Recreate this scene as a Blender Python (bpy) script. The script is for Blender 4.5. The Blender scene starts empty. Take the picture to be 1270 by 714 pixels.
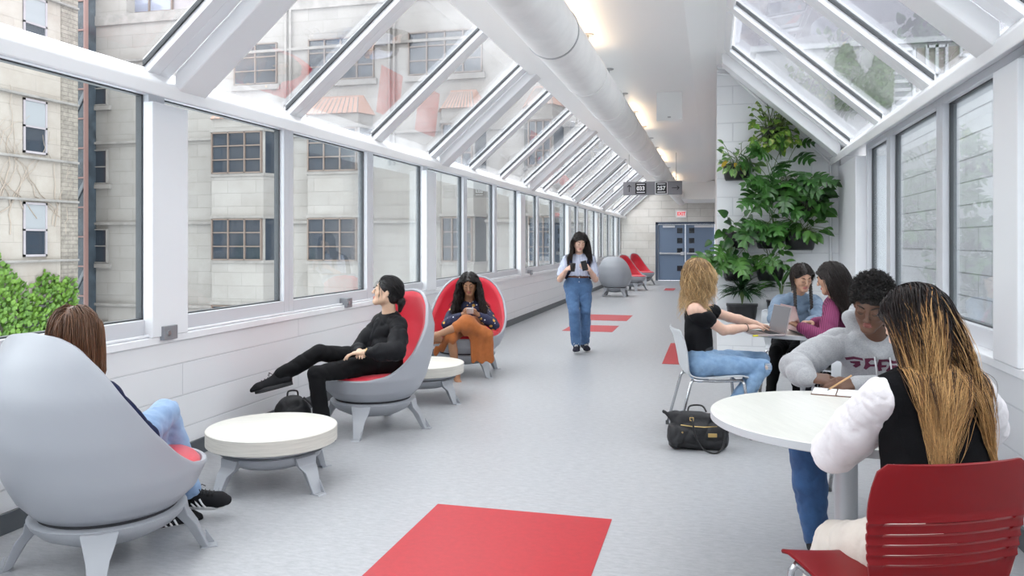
import bpy, bmesh, math, random
import numpy as np
from mathutils import Vector, Matrix, Euler
C = bpy.context.scene.collection
sc = bpy.context.scene
PI = math.pi
# ------------------------------------------------------------------ camera
TH = math.atan(250.0/972.0)
cd = bpy.data.cameras.new('camera'); cam = bpy.data.objects.new('camera', cd); C.objects.link(cam)
cam.location = (0, 0, 1.45); cam.rotation_euler = (PI/2, 0, TH)
cd.sensor_width = 36; cd.lens = 972/1270*36; cd.shift_x = 0; cd.shift_y = -57/1270
cd.clip_start = .02; cd.clip_end = 400
sc.camera = cam
# ------------------------------------------------------------------ world and lights
w = bpy.data.worlds.new('sky'); sc.world = w; w.use_nodes = True
nt = w.node_tree; nt.nodes.clear()
wo = nt.nodes.new('ShaderNodeOutputWorld'); bg = nt.nodes.new('ShaderNodeBackground')
tc = nt.nodes.new('ShaderNodeTexCoord'); sp = nt.nodes.new('ShaderNodeSeparateXYZ'); rp = nt.nodes.new('ShaderNodeValToRGB')
nt.links.new(tc.outputs['Generated'], sp.inputs[0]); nt.links.new(sp.outputs['Z'], rp.inputs[0])
rp.color_ramp.elements[0].position = 0.0; rp.color_ramp.elements[0].color = (.64, .66, .69, 1)
rp.color_ramp.elements[1].position = .5; rp.color_ramp.elements[1].color = (.975, .98, .985, 1)
nt.links.new(rp.outputs[0], bg.inputs[0]); bg.inputs[1].default_value = 3.3
nt.links.new(bg.outputs[0], wo.inputs[0])
sl = bpy.data.lights.new('sun', 'SUN'); sl.energy = .35; sl.angle = math.radians(25); sl.color = (1, .98, .95)
so = bpy.data.objects.new('sun', sl); C.objects.link(so); so.rotation_euler = (math.radians(38), math.radians(-18), 0)
sc.view_settings.view_transform = 'Standard'; sc.view_settings.look = 'None'
sc.view_settings.gamma = 1; sc.view_settings.use_curve_mapping = False
sc.view_settings.exposure = 0.47
try:
    sc.cycles.max_bounces = 10; sc.cycles.diffuse_bounces = 6; sc.cycles.transparent_max_bounces = 40
    sc.cycles.sample_clamp_indirect = 6; sc.cycles.use_denoising = True
except Exception: pass

# ------------------------------------------------------------------ coordinates measured in the photograph
def G(px, py, z=0.0):
    "the point at height z that the photograph shows at px, py"
    d = 972*(1.45-z)/(py-300.0); r = (px-635)/972*d
    return Vector((r*math.cos(TH)-d*math.sin(TH), r*math.sin(TH)+d*math.cos(TH), z))
def AY(px, py, Y):
    t = (px-635)/972; d = Y/(t*math.sin(TH)+math.cos(TH))
    return Vector((d*(t*math.cos(TH)-math.sin(TH)), Y, 1.45+(300-py)*d/972))
def AD(px, py, d):
    r = (px-635)/972*d
    return Vector((r*math.cos(TH)-d*math.sin(TH), r*math.sin(TH)+d*math.cos(TH), 1.45+(300-py)*d/972))

# ------------------------------------------------------------------ materials
def new_mat(name):
    m = bpy.data.materials.new(name); m.use_nodes = True
    return m, m.node_tree, m.node_tree.nodes['Principled BSDF']
def mat(name, col, rough=.5, metal=0, noise=0, nscale=20, bump=0, bscale=60, coat=0, spec=None, stretch=None, emit=None, sheen=0, bdist=.004, col2=None):
    m, nt, b = new_mat(name)
    N, L = nt.nodes, nt.links
    b.inputs['Base Color'].default_value = (*col, 1); b.inputs['Roughness'].default_value = rough
    b.inputs['Metallic'].default_value = metal
    if spec is not None: b.inputs['Specular IOR Level'].default_value = spec
    if coat: b.inputs['Coat Weight'].default_value = coat; b.inputs['Coat Roughness'].default_value = .15
    if sheen: b.inputs['Sheen Weight'].default_value = sheen
    if emit: b.inputs['Emission Color'].default_value = (*emit[:3], 1); b.inputs['Emission Strength'].default_value = emit[3]
    t = N.new('ShaderNodeTexCoord'); src = t.outputs['Object']
    if stretch:
        mp = N.new('ShaderNodeMapping'); mp.inputs['Scale'].default_value = stretch; L.new(src, mp.inputs[0]); src = mp.outputs[0]
    if noise:
        n = N.new('ShaderNodeTexNoise'); n.inputs['Scale'].default_value = nscale; n.inputs['Detail'].default_value = 6; n.inputs['Roughness'].default_value = .65
        L.new(src, n.inputs['Vector'])
        r = N.new('ShaderNodeValToRGB')
        a = col2 if col2 else tuple(max(0, c*(1-noise)) for c in col)
        bb = col if col2 else tuple(min(1, c*(1+noise)) for c in col)
        r.color_ramp.elements[0].position = .32; r.color_ramp.elements[0].color = (*a, 1)
        r.color_ramp.elements[1].position = .68; r.color_ramp.elements[1].color = (*bb, 1)
        L.new(n.outputs[0], r.inputs[0]); L.new(r.outputs[0], b.inputs['Base Color'])
    if bump:
        n2 = N.new('ShaderNodeTexNoise'); n2.inputs['Scale'].default_value = bscale; n2.inputs['Detail'].default_value = 4
        L.new(src, n2.inputs['Vector'])
        bp = N.new('ShaderNodeBump'); bp.inputs['Strength'].default_value = bump; bp.inputs['Distance'].default_value = bdist
        L.new(n2.outputs[0], bp.inputs['Height']); L.new(bp.outputs[0], b.inputs['Normal'])
    return m
def brick_mat(name, c1, c2, mortar, bw, bh, ms, axes='xz', rough=.6, noise=.0, nscale=3, bump=.5, bdist=.01, offset=.5, stain=None):
    m, nt, b = new_mat(name); N, L = nt.nodes, nt.links
    t = N.new('ShaderNodeTexCoord'); s = N.new('ShaderNodeSeparateXYZ'); c = N.new('ShaderNodeCombineXYZ')
    L.new(t.outputs['Object'], s.inputs[0])
    L.new(s.outputs['XYZ'.index(axes[0].upper())], c.inputs[0]); L.new(s.outputs['XYZ'.index(axes[1].upper())], c.inputs[1])
    br = N.new('ShaderNodeTexBrick'); L.new(c.outputs[0], br.inputs['Vector'])
    br.offset = offset
    br.inputs['Color1'].default_value = (*c1, 1); br.inputs['Color2'].default_value = (*c2, 1); br.inputs['Mortar'].default_value = (*mortar, 1)
    br.inputs['Scale'].default_value = 1; br.inputs['Brick Width'].default_value = bw; br.inputs['Row Height'].default_value = bh
    br.inputs['Mortar Size'].default_value = ms; br.inputs['Mortar Smooth'].default_value = .3
    out = br.outputs['Color']
    if noise:
        n = N.new('ShaderNodeTexNoise'); n.inputs['Scale'].default_value = nscale; n.inputs['Detail'].default_value = 8; n.inputs['Roughness'].default_value = .7
        L.new(t.outputs['Object'], n.inputs['Vector'])
        r = N.new('ShaderNodeValToRGB'); r.color_ramp.elements[0].position = .3; r.color_ramp.elements[1].position = .65
        st = stain or (1-noise,)*3
        r.color_ramp.elements[0].color = (*st, 1); r.color_ramp.elements[1].color = (1, 1, 1, 1)
        L.new(n.outputs[0], r.inputs[0])
        mx = N.new('ShaderNodeMix'); mx.data_type = 'RGBA'; mx.blend_type = 'MULTIPLY'; mx.inputs[0].default_value = 1
        L.new(out, mx.inputs[6]); L.new(r.outputs[0], mx.inputs[7]); out = mx.outputs[2]
    L.new(out, b.inputs['Base Color']); b.inputs['Roughness'].default_value = rough
    bp = N.new('ShaderNodeBump'); bp.invert = True; bp.inputs['Strength'].default_value = bump; bp.inputs['Distance'].default_value = bdist
    L.new(br.outputs['Fac'], bp.inputs['Height']); L.new(bp.outputs[0], b.inputs['Normal'])
    return m
def glass_mat(name, tint=(.93, .96, .97), refl=.10):
    m = bpy.data.materials.new(name); m.use_nodes = True; nt = m.node_tree; nt.nodes.clear(); N, L = nt.nodes, nt.links
    o = N.new('ShaderNodeOutputMaterial'); mx = N.new('ShaderNodeMixShader'); tr = N.new('ShaderNodeBsdfTransparent'); gl = N.new('ShaderNodeBsdfGlossy')
    tr.inputs[0].default_value = (*tint, 1); gl.inputs['Roughness'].default_value = .01; gl.inputs[0].default_value = (1, 1, 1, 1)
    fr = N.new('ShaderNodeLayerWeight'); fr.inputs[0].default_value = refl
    mp = N.new('ShaderNodeMath'); mp.operation = 'MULTIPLY'; mp.inputs[1].default_value = .55; L.new(fr.outputs['Fresnel'], mp.inputs[0])
    L.new(mp.outputs[0], mx.inputs[0]); L.new(tr.outputs[0], mx.inputs[1]); L.new(gl.outputs[0], mx.inputs[2]); L.new(mx.outputs[0], o.inputs[0])
    return m
def dirty_glass(name):
    "old skylight glass: partly clear, with a pale film of dust"
    m = glass_mat(name, (.95, .965, .98), .12); nt = m.node_tree; N, L = nt.nodes, nt.links
    out = [n for n in N if n.type == 'OUTPUT_MATERIAL'][0]; base = out.inputs[0].links[0].from_socket
    t = N.new('ShaderNodeTexCoord'); mp = N.new('ShaderNodeMapping'); mp.inputs['Scale'].default_value = (1, .6, 1); L.new(t.outputs['Object'], mp.inputs[0])
    n = N.new('ShaderNodeTexNoise'); n.inputs['Scale'].default_value = 1.2; n.inputs['Detail'].default_value = 5; L.new(mp.outputs[0], n.inputs['Vector'])
    r = N.new('ShaderNodeMapRange'); r.inputs[1].default_value = .4; r.inputs[2].default_value = .75; r.inputs[3].default_value = .0; r.inputs[4].default_value = .06
    L.new(n.outputs[0], r.inputs[0])
    tl = N.new('ShaderNodeBsdfTranslucent'); tl.inputs[0].default_value = (.9, .92, .95, 1)
    mx = N.new('ShaderNodeMixShader'); L.new(r.outputs[0], mx.inputs[0]); L.new(base, mx.inputs[1]); L.new(tl.outputs[0], mx.inputs[2]); L.new(mx.outputs[0], out.inputs[0])
    return m

# ------------------------------------------------------------------ mesh building
class MB:
    def __init__(s): s.v = []; s.f = []; s.m = []
    def add(s, V, F, mi=0):
        o = len(s.v); s.v += [tuple(p) for p in V]; s.f += [tuple(i+o for i in f) for f in F]; s.m += [mi]*len(F); return s
    def box(s, x0, y0, z0, x1, y1, z1, mi=0, M=None):
        x0, x1 = min(x0, x1), max(x0, x1); y0, y1 = min(y0, y1), max(y0, y1); z0, z1 = min(z0, z1), max(z0, z1)
        V = [Vector(p) for p in ((x0,y0,z0),(x1,y0,z0),(x1,y1,z0),(x0,y1,z0),(x0,y0,z1),(x1,y0,z1),(x1,y1,z1),(x0,y1,z1))]
        if M is not None: V = [M @ p for p in V]
        return s.add(V, [(3,2,1,0),(4,5,6,7),(0,1,5,4),(1,2,6,5),(2,3,7,6),(3,0,4,7)], mi)
    def prism(s, P, f0, f1, mi=0):
        "polygon P (2D) swept between the two maps f0, f1: (a,b)->3D"
        n = len(P); V = [f0(*p) for p in P]+[f1(*p) for p in P]
        F = [tuple(range(n))[::-1], tuple(range(n, 2*n))]+[(i, (i+1) % n, n+(i+1) % n, n+i) for i in range(n)]
        return s.add(V, F, mi)
    def tube(s, P, r, n=8, mi=0, closed=False, flat=None):
        P = [Vector(p) for p in P]; m = len(P); R = r if isinstance(r, (list, tuple)) else [r]*m
        V = []; up = None
        for i, p in enumerate(P):
            a = P[(i-1) % m] if (closed or i > 0) else P[i]; b = P[(i+1) % m] if (closed or i < m-1) else P[i]
            t = (b-a); t = t.normalized() if t.length > 1e-9 else Vector((0, 0, 1))
            if up is None: up = Vector((0, 0, 1)) if abs(t.z) < .95 else Vector((1, 0, 0))
            u = (up-t*up.dot(t)); u = u.normalized() if u.length > 1e-6 else t.orthogonal().normalized(); w_ = t.cross(u); up = u
            for k in range(n):
                q = 2*PI*k/n; V.append(p+(u*math.cos(q)*(flat or 1)+w_*math.sin(q))*R[i])
        F = [(i*n+k, i*n+(k+1) % n, ((i+1) % m)*n+(k+1) % n, ((i+1) % m)*n+k) for i in range(m if closed else m-1) for k in range(n)]
        if not closed: F += [tuple(range(n))[::-1], tuple(range((m-1)*n, m*n))]
        return s.add(V, F, mi)
    def lathe(s, prof, n=32, mi=0, M=None, cap=True):
        V = []
        for (r, z) in prof:
            for k in range(n):
                p = Vector((r*math.cos(2*PI*k/n), r*math.sin(2*PI*k/n), z)); V.append(M @ p if M is not None else p)
        m = len(prof)
        F = [(i*n+k, i*n+(k+1) % n, (i+1)*n+(k+1) % n, (i+1)*n+k) for i in range(m-1) for k in range(n)]
        if cap: F += [tuple(range(n))[::-1], tuple(range((m-1)*n, m*n))]
        return s.add(V, F, mi)
    def grid(s, V, nu, nv, mi=0, cu=False):
        F = []
        for i in range(nu-1+(1 if cu else 0)):
            for j in range(nv-1):
                i2 = (i+1) % nu; F.append((i*nv+j, i2*nv+j, i2*nv+j+1, i*nv+j+1))
        return s.add(V, F, mi)
    def build(s, name, mats, parent=None, loc=None, rz=None, bevel=0, smooth=False, seg=2, **tags):
        me = bpy.data.meshes.new(name); me.from_pydata(s.v, [], s.f)
        if not isinstance(mats, (list, tuple)): mats = [mats]
        for q in mats: me.materials.append(q)
        if len(mats) > 1: me.polygons.foreach_set('material_index', s.m)
        bm = bmesh.new(); bm.from_mesh(me); bmesh.ops.recalc_face_normals(bm, faces=bm.faces); bm.to_mesh(me); bm.free()
        if smooth or bevel: me.shade_smooth() if smooth is True else None
        me.update()
        o = bpy.data.objects.new(name, me); C.objects.link(o)
        if parent is not None: o.parent = parent
        if loc is not None: o.location = loc
        if rz is not None: o.rotation_euler = (0, 0, rz)
        if bevel:
            b = o.modifiers.new('b', 'BEVEL'); b.width = bevel; b.segments = seg; b.limit_method = 'ANGLE'; b.angle_limit = .6
            b.harden_normals = True; me.shade_smooth()
        tag(o, **tags)
        return o
def tag(o, label=None, cat=None, group=None, kind=None):
    if label: o['label'] = label
    if cat: o['category'] = cat
    if group: o['group'] = group
    if kind: o['kind'] = kind
    return o
def empty(name, loc=(0, 0, 0), rz=0, parent=None, **tags):
    o = bpy.data.objects.new(name, None); C.objects.link(o); o.location = loc; o.rotation_euler = (0, 0, rz); o.empty_display_size = .1
    if parent is not None: o.parent = parent
    return tag(o, **tags)
def auto_smooth(o, ang=35):
    me = o.data; me.shade_smooth()
    try: me.set_sharp_from_angle(angle=math.radians(ang))
    except Exception: pass
    return o
def kids(o): return [c for c in bpy.data.objects if c.parent == o]
def copy_tree(o, parent=None, label=None, keep=None):
    c = o.copy(); C.objects.link(c)
    if parent is not None: c.parent = parent
    if label: c['label'] = label
    for ch in kids(o): copy_tree(ch, c)
    return c
def interp(x, X, Y):
    return float(np.interp(x, X, Y))
def V3(*a): return Vector(a)
# ================================================================== the corridor
M = {}
M['white'] = mat('white_paint', (.80, .81, .83), .32, spec=.4)
M['beam'] = mat('white_enamel', (.81, .82, .835), .25, coat=.2)
M['alu'] = mat('grey_white_aluminium', (.62, .63, .66), .35)
M['gasket'] = mat('dark_gasket', (.05, .055, .06), .5)
M['sill'] = mat('sill_paint', (.82, .83, .85), .35, noise=.03, nscale=8)
M['blockY'] = brick_mat('painted_block_side', (.78, .785, .80), (.76, .765, .785), (.66, .67, .69), 3.0, .215, .006, 'yz', .38, bump=.5, bdist=.008)
M['blockX'] = brick_mat('painted_block_front', (.80, .81, .825), (.79, .80, .815), (.69, .70, .72), .44, .22, .006, 'xz', .4, bump=.6, bdist=.01)
M['blockO'] = brick_mat('painted_block_outside', (.52, .53, .54), (.50, .50, .52), (.22, .22, .23), .9, .27, .008, 'yz', .6, bump=.7, bdist=.012, noise=.12, nscale=5)
M['base'] = mat('dark_grey_baseboard', (.085, .095, .105), .45)
M['ceil'] = mat('ceiling_paint', (.88, .875, .865), .4)
M['glass'] = glass_mat('window_glass')
M['roofglass'] = dirty_glass('skylight_glass')
def floor_mat():
    m, nt, b = new_mat('grey_vinyl'); N, L = nt.nodes, nt.links
    t = N.new('ShaderNodeTexCoord'); mp = N.new('ShaderNodeMapping'); mp.inputs['Scale'].default_value = (1, 3.2, 1); L.new(t.outputs['Object'], mp.inputs[0])
    n = N.new('ShaderNodeTexNoise'); n.inputs['Scale'].default_value = 16; n.inputs['Detail'].default_value = 10; n.inputs['Roughness'].default_value = .8; L.new(mp.outputs[0], n.inputs['Vector'])
    r = N.new('ShaderNodeValToRGB'); e = r.color_ramp.elements
    e[0].position = .30; e[0].color = (.29, .295, .31, 1); e[1].position = .70; e[1].color = (.47, .475, .49, 1)
    L.new(n.outputs[0], r.inputs[0])
    n2 = N.new('ShaderNodeTexNoise'); n2.inputs['Scale'].default_value = .8; n2.inputs['Detail'].default_value = 3; L.new(t.outputs['Object'], n2.inputs['Vector'])
    r2 = N.new('ShaderNodeMapRange'); r2.inputs[1].default_value = .3; r2.inputs[2].default_value = .7; r2.inputs[3].default_value = .2; r2.inputs[4].default_value = .36; L.new(n2.outputs[0], r2.inputs[0])
    L.new(r.outputs[0], b.inputs['Base Color']); b.inputs['Roughness'].default_value = .36
    return m
M['floor'] = floor_mat()
XL, XR = -3.42, 1.42           # inner faces of the low walls
WL, WR = -3.50, 1.54           # window planes
YB, YE = -5.31, 30.0
CY = [4.35+4.83*k for k in range(-2, 6)]
def yz_prism(mb, P, x0, x1, mi=0): return mb.prism(P, lambda a, b: (x0, a, b), lambda a, b: (x1, a, b), mi)
def xz_prism(mb, P, y0, y1, mi=0): return mb.prism(P, lambda a, b: (a, y0, b), lambda a, b: (a, y1, b), mi)
mb = MB(); mb.box(-3.75, YB-.2, -.25, 1.85, YE+.2, 0); mb.build('floor', M['floor'], kind='structure')
# low walls
mb = MB(); mb.box(-3.72, YB, 0, XL, YE, .80); mb.build('wall_left', M['blockY'], kind='structure')
mb = MB(); mb.box(XR, YB, 0, 1.76, 9.65, .80); mb.build('wall_right', M['blockY'], kind='structure')
mb = MB(); mb.box(-3.74, YB, .80, XL+.02, YE, .85); mb.build('trim_1', M['sill'], bevel=.008, kind='structure')
mb = MB(); mb.box(XR-.02, YB, .80, 1.78, 9.65, .85); mb.build('trim_2', M['sill'], bevel=.008, kind='structure')
# dark skirting, deeper close to the camera as the photo shows
mb = MB(); mb.box(XL, YB, 0, XL+.02, YE, .105); mb.build('baseboard_left', M['base'], kind='structure', bevel=.004)
mb = MB(); mb.box(XR-.02, YB, 0, XR, 9.65, .105); mb.build('baseboard_right', M['base'], kind='structure', bevel=.004)
# eave beams
def eave(name, s):
    cx = -.955
    X = lambda x: cx+s*x
    P = [(X(2.245), 2.316), (X(2.245), 2.402), (X(2.345), 2.50), (X(2.70), 2.50), (X(2.70), 2.43), (X(2.37), 2.43)]
    y1 = YE if s < 0 else 9.66
    m_ = MB(); xz_prism(m_, P, YB, y1); return m_.build(name, M['beam'], bevel=.014, seg=3, kind='structure')
eave('trim_3', -1); eave('trim_4', 1)
# columns: at every bay, the front face flush with the low wall
ntrim = [5]
def trim(mb, mt, **k):
    o = mb.build('trim_%d' % ntrim[0], mt, kind='structure', **k); ntrim[0] += 1; return o
for i, y in enumerate(CY):
    m_ = MB(); m_.box(-3.46, y-.17, .85, XL+.03, y+.17, 2.33); trim(m_, M['white'], bevel=.006)
    if y < 9:
        m_ = MB(); m_.box(1.50, y-.17, .85, XR-.03, y+.17, 2.32); trim(m_, M['white'], bevel=.006)
m_ = MB(); m_.box(1.76, 8.55, .85, XR-.03, 9.65, 2.32); trim(m_, M['white'], bevel=.006)
# windows
nwin = [1]
def window(xw, ya, yb, z0, z1, s):
    "s = +1 when the room lies towards +x"
    r = empty('window_%d' % nwin[0], (xw, (ya+yb)/2, z0), kind='structure'); nwin[0] += 1
    h = (yb-ya)/2; H = z1-z0; f = .075
    f_ = MB()
    for (a, b, c, d) in ((-h, -h+f, 0, H), (h-f, h, 0, H), (-h+f, h-f, 0, .11), (-h+f, h-f, H-.05, H)):
        f_.box(-.03 if s > 0 else -.05, a, c, .05 if s > 0 else .03, b, d)
    f_.build('window_frame', M['alu'], r, bevel=.004)
    g_ = MB(); e = .014
    for (a, b, c, d) in ((-h+f, -h+f+e, .11, H-.05), (h-f-e, h-f, .11, H-.05), (-h+f, h-f, .11, .11+e*.6), (-h+f, h-f, H-.05-e*.6, H-.05)):
        g_.box(-.034 if s > 0 else -.008, a, c, .008 if s > 0 else .034, b, d)
    g_.build('gasket', M['gasket'], r)
    p = MB(); p.box(-.003, -h+f, .11, .003, h-f, H-.05); p.build('pane', M['glass'], r)
for i in range(len(CY)):
    ya = CY[i]-.06; yb = (CY[i+1]-.06) if i+1 < len(CY) else YE
    n = 3 if yb-ya > 3 else 1
    for k in range(n):
        a = ya+(yb-ya)*k/n; b = ya+(yb-ya)*(k+1)/n
        window(WL, a, b, .85, 2.43, 1)
        if b < 8.6: window(WR, a, b, .85, 2.43, -1)
        elif a < 8.5: window(WR, a, 8.55, .85, 2.43, -1)
# ---- roof: slope from the eave to the flat ceiling strip
SL = .885
def slope_obj(name, s, a0, a1, off0, off1, y0, y1, mt, parent=None, e=0, **k):
    "bar on the roof slope: a = horizontal distance from the eave edge towards the ridge, off = height above the underside line"
    cx = -.955
    def f(a, o, y): return (cx+s*(2.245-a), y, 2.395+SL*a+o)
    m_ = MB()
    P = [(a0, off0), (a1, off0), (a1, off1), (a0, off1)]
    m_.prism(P, lambda a, o: f(a, o, y0), lambda a, o: f(a, o, y1)); return m_
AT = 1.14      # run of the slope
def bars(s, ylim):
    for i, y in enumerate(CY):
        if y-.2 > ylim: continue
        m_ = slope_obj('', s, -.03, AT+.06, -.012, .13, y-.175, y+.10, None); trim(m_, M['beam'], bevel=.012)
    for i in range(len(CY)):
        ya = CY[i]-.27; yb = (CY[i+1]-.27) if i+1 < len(CY) else YE
        yb = min(yb, ylim)
        if ya >= ylim-.1: continue
        nn = 3 if yb-ya > 3 else 1
        for k in range(nn):
            a = ya+(yb-ya)*k/nn; b = ya+(yb-ya)*(k+1)/nn
            # skylight: frame of four bars, gasket and pane
            cx = -.955
            r = empty('window_%d' % nwin[0], (0, 0, 0), kind='structure'); nwin[0] += 1
            if s > 0 and a > 8.7:
                q = slope_obj('', s, -.10, AT+.06, .12, .24, a, b, None); q.build('window_frame', M['white'], r); continue
            fr = MB()
            for q in (slope_obj('', s, -.10, AT+.06, .125, .24, a, a+.098, None), slope_obj('', s, -.10, AT+.06, .125, .24, b-.098, b, None),
                      slope_obj('', s, AT-.02, AT+.06, .10, .24, a+.085, b-.085, None)):
                fr.add(q.v, q.f)
            fr.build('window_frame', M['white'], r, bevel=.004)
            g_ = MB()
            for q in (slope_obj('', s, -.09, AT, .180, .215, b-.113, b-.098, None),):
                g_.add(q.v, q.f)
            g_.build('gasket', M['gasket'], r)
            p = slope_obj('', s, -.11, AT, .20, .206, a+.07, b-.07, None); p.build('pane', M['roofglass'], r)
bars(-1, 99); bars(1, 9.66)
# flat ceiling strip with sloping fascias on both sides
zc = 3.45
def ceiling(y0, y1):
    P = [(-2.10, 3.42), (-1.72, zc), (-.24, zc), (.03, 3.54), (.19, 3.54), (.19, 3.85), (-2.10, 3.85)]
    m_ = MB(); xz_prism(m_, P, y0, y1); return m_.build('ceiling', M['ceil'], kind='structure')
ceiling(YB, YE+.1)
# block wall that carries the plants, and the wall that runs on beyond it
PW = 9.65
P = [(.04, 0), (1.74, 0), (1.74, 2.33), (1.36, 2.42), (.22, 3.52), (.04, 3.52)]
mb = MB(); xz_prism(mb, P, PW, PW+.25); mb.build('wall_planted', M['blockX'], kind='structure')
mb = MB(); mb.box(.04, PW+.25, 0, .30, YE, 3.55); mb.build('wall_beyond', mat('grey_white_plaster', (.62, .60, .60), .6), kind='structure')
# trim following the gable
mb = MB()
mb.tube([(1.30, PW-.02, 0), (1.30, PW-.02, 2.36), (.20, PW-.02, 3.43), (.04, PW-.02, 3.45)], .016, 6)
mb.build('trim_40', M['beam'], kind='structure', smooth=True)
mb = MB(); xz_prism(mb, [(1.40, 2.33), (1.40, 2.43), (.24, 3.50), (.04, 3.50), (.04, 3.58), (.30, 3.58), (1.60, 2.45), (1.6, 2.33)], PW-.07, PW); mb.build('trim_41', M['beam'], kind='structure', bevel=.01)
# end wall of stone with the double door
def stone(name, c1, c2, bw=1.1, bh=.42, axes='xz', mort=(.42, .40, .38), noise=.35, nscale=.9, stain=(.66, .62, .58)):
    return brick_mat(name, c1, c2, mort, bw, bh, .008, axes, .8, noise=noise, nscale=nscale, bump=.5, bdist=.02, stain=stain)
M['stone_in'] = stone('sandstone_inside', (.74, .71, .675), (.66, .63, .59), .95, .30, noise=.3, nscale=2, stain=(.84, .82, .80), mort=(.50, .48, .45))
dx0 = AY(813, 275, YE).x; dx1 = .04; dz = 2.20
mb = MB(); mb.box(-3.7, YE, 0, dx0, YE+.3, 3.6); mb.box(dx0, YE, dz, .3, YE+.3, 3.6); mb.build('wall_end', M['stone_in'], kind='structure')
mb = MB(); mb.box(-3.75, YB-.2, 0, 1.85, YB, 3.9); mb.build('wall_back', M['white'], kind='structure')
M['door'] = mat('slate_blue_paint', (.15, .205, .30), .4); M['doorframe'] = mat('dark_blue_frame', (.06, .08, .12), .4)
M['steel'] = mat('brushed_steel', (.62, .63, .65), .3, metal=.9); M['darkglass'] = mat('dark_glass', (.012, .014, .02), .08)
fw = .09
mb = MB(); mb.box(dx0, YE-.02, 0, dx0+fw, YE+.2, dz); mb.box(dx0, YE-.02, dz-fw, dx1, YE+.2, dz); mb.build('trim_42', M['doorframe'], kind='structure')
mid = (dx0+fw+dx1)/2-.03
for n_, (a, b, sgn) in enumerate(((dx0+fw+.005, mid-.004, 1), (mid+.004, dx1-.005, -1))):
    d = empty('door_%d' % (n_+1), ((a+b)/2, YE+.06, 0), kind='structure')
    h = (b-a)/2
    mb = MB(); mb.box(-h, 0, .01, h, .05, dz-fw-.005); mb.build('door_leaf', M['door'], d, bevel=.003)
    # small square lights in the meeting stiles
    px = .30 if n_ == 0 else -.30
    for (zz) in (1.88, 1.50, 1.12, .46):
        p = MB(); p.box(px-.10, -.008, zz-.10, px+.10, .0, zz+.10); q = p.build('door_light', M['darkglass'], d, bevel=.002)
        f_ = MB(); 
        for (u0, u1, v0, v1) in ((-.115, .115, .10, .115), (-.115, .115, -.115, -.10), (-.115, -.10, -.1, .1), (.10, .115, -.1, .1)): f_.box(px+u0, -.014, zz+v0, px+u1, .0, zz+v1)
        f_.build('light_rim', mat('rim', (.20, .25, .33), .4) if False else M['door'], d)
    mb = MB(); mb.box(-h+.05, -.08, .99, h-.05, -.04, 1.05); mb.box(-h+.05, -.05, .985, -h+.12, 0, 1.06); mb.box(h-.16, -.09, .96, h-.04, 0, 1.08); mb.build('push_bar', M['steel'], d, bevel=.004)
    mb = MB(); mb.box(-.32 if n_ == 0 else -.2, -.07, dz-fw-.12, .12 if n_ == 0 else .5, 0, dz-fw-.04); mb.build('door_closer', M['steel'], d, bevel=.004)
# bulkhead box under the ceiling near the end
b0 = AY(843, 247, 27); b1 = AY(876, 212, 27)
mb = MB(); mb.box(b0.x, 27, 2.88, .04, 29.6, 3.5); mb.build('trim_43', M['ceil'], bevel=.01, kind='structure')
# red inlays in the floor
M['red'] = mat('red_vinyl', (.43, .014, .022), .4, noise=.08, nscale=30)
M['red2'] = mat('red_vinyl_worn', (.62, .06, .08), .42, noise=.06, nscale=30)
a, b_, c = G(543, 625), G(759, 644), G(447, 714)
def red(px0, px1, py0, py1, nm, lab, m_=None, ext=0):
    A = G(px0, py0); B = G(px1, py1)
    x0, x1 = A.x, B.x
    mb = MB(); mb.box(x0, B.y-ext, 0, x1, A.y, .0025); 
    return mb.build(nm, m_ or M['red'], kind='structure')
pA = G(543, 625); pB = G(759, 644)
mb = MB(); mb.box(pA.x, pA.y-1.25, 0, pB.x, pA.y, .0025); mb.build('floor_inlay', M['red'], kind='structure')
for (l, r_, t, bt) in ((716, 785, 391, 396.5), (697, 768, 404, 410), (821, 868, 426.5, 451), (823, 838, 357.5, 360)):
    A = G(r_, t); B = G(l, bt); y1, y0 = A.y, B.y
    mb = MB(); mb.box(B.x, y0, 0, max(A.x, B.x+.3), y1, .0025); mb.build('floor_inlay', M['red'], kind='structure')

# ================================================================== outside
M['stone_out'] = stone('limestone', (.345, .330, .312), (.31, .297, .282), 1.35, .56, noise=.3, nscale=.5, stain=(.80, .775, .75), mort=(.24, .225, .21))
M['stone_side'] = stone('limestone_side', (.42, .385, .345), (.40, .365, .33), 1.9, .62, 'yz', noise=.3, nscale=.6, stain=(.80, .765, .73), mort=(.33, .30, .27))
M['stone_band'] = mat('limestone_band', (.27, .255, .24), .8, noise=.2, nscale=2, bump=.3)
M['attic'] = mat('attic_cladding', (.36, .33, .35), .7, noise=.1, nscale=1)
M['reveal'] = mat('window_bronze_frame', (.20, .155, .13), .5)
M['pane_out'] = mat('outdoor_window_glass', (.035, .045, .06), .05, spec=.9)
M['pane_blue'] = mat('attic_glass', (.30, .33, .42), .08, spec=.9)
M['blind'] = mat('roller_blind', (.30, .315, .33), .6)
M['roof_tin'] = mat('ribbed_roof_metal', (.40, .25, .20), .5)
bld = empty('stone_building', (-20, 30, -6), label='long pale stone building with rows of bay windows, seen through the windows on the left', cat='building')
def part(mb, name, mt, par, **k):
    # the shapes are written in world metres; move them into the parent's frame
    L_ = Vector((0, 0, 0)); q = par
    while q is not None: L_ += q.location; q = q.parent
    mb.v = [(x-L_.x, y-L_.y, z-L_.z) for x, y, z in mb.v]
    return mb.build(name, mt, par, **k)
FY = 30.0
top_st = AY(430, 5, FY).z
mb = MB(); mb.box(-34, FY, -6, -3.76, FY+6, 11.6); part(mb, 'wall', M['stone_out'], bld)
def zat(py, px=320): return AY(px, py, FY).z
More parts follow.
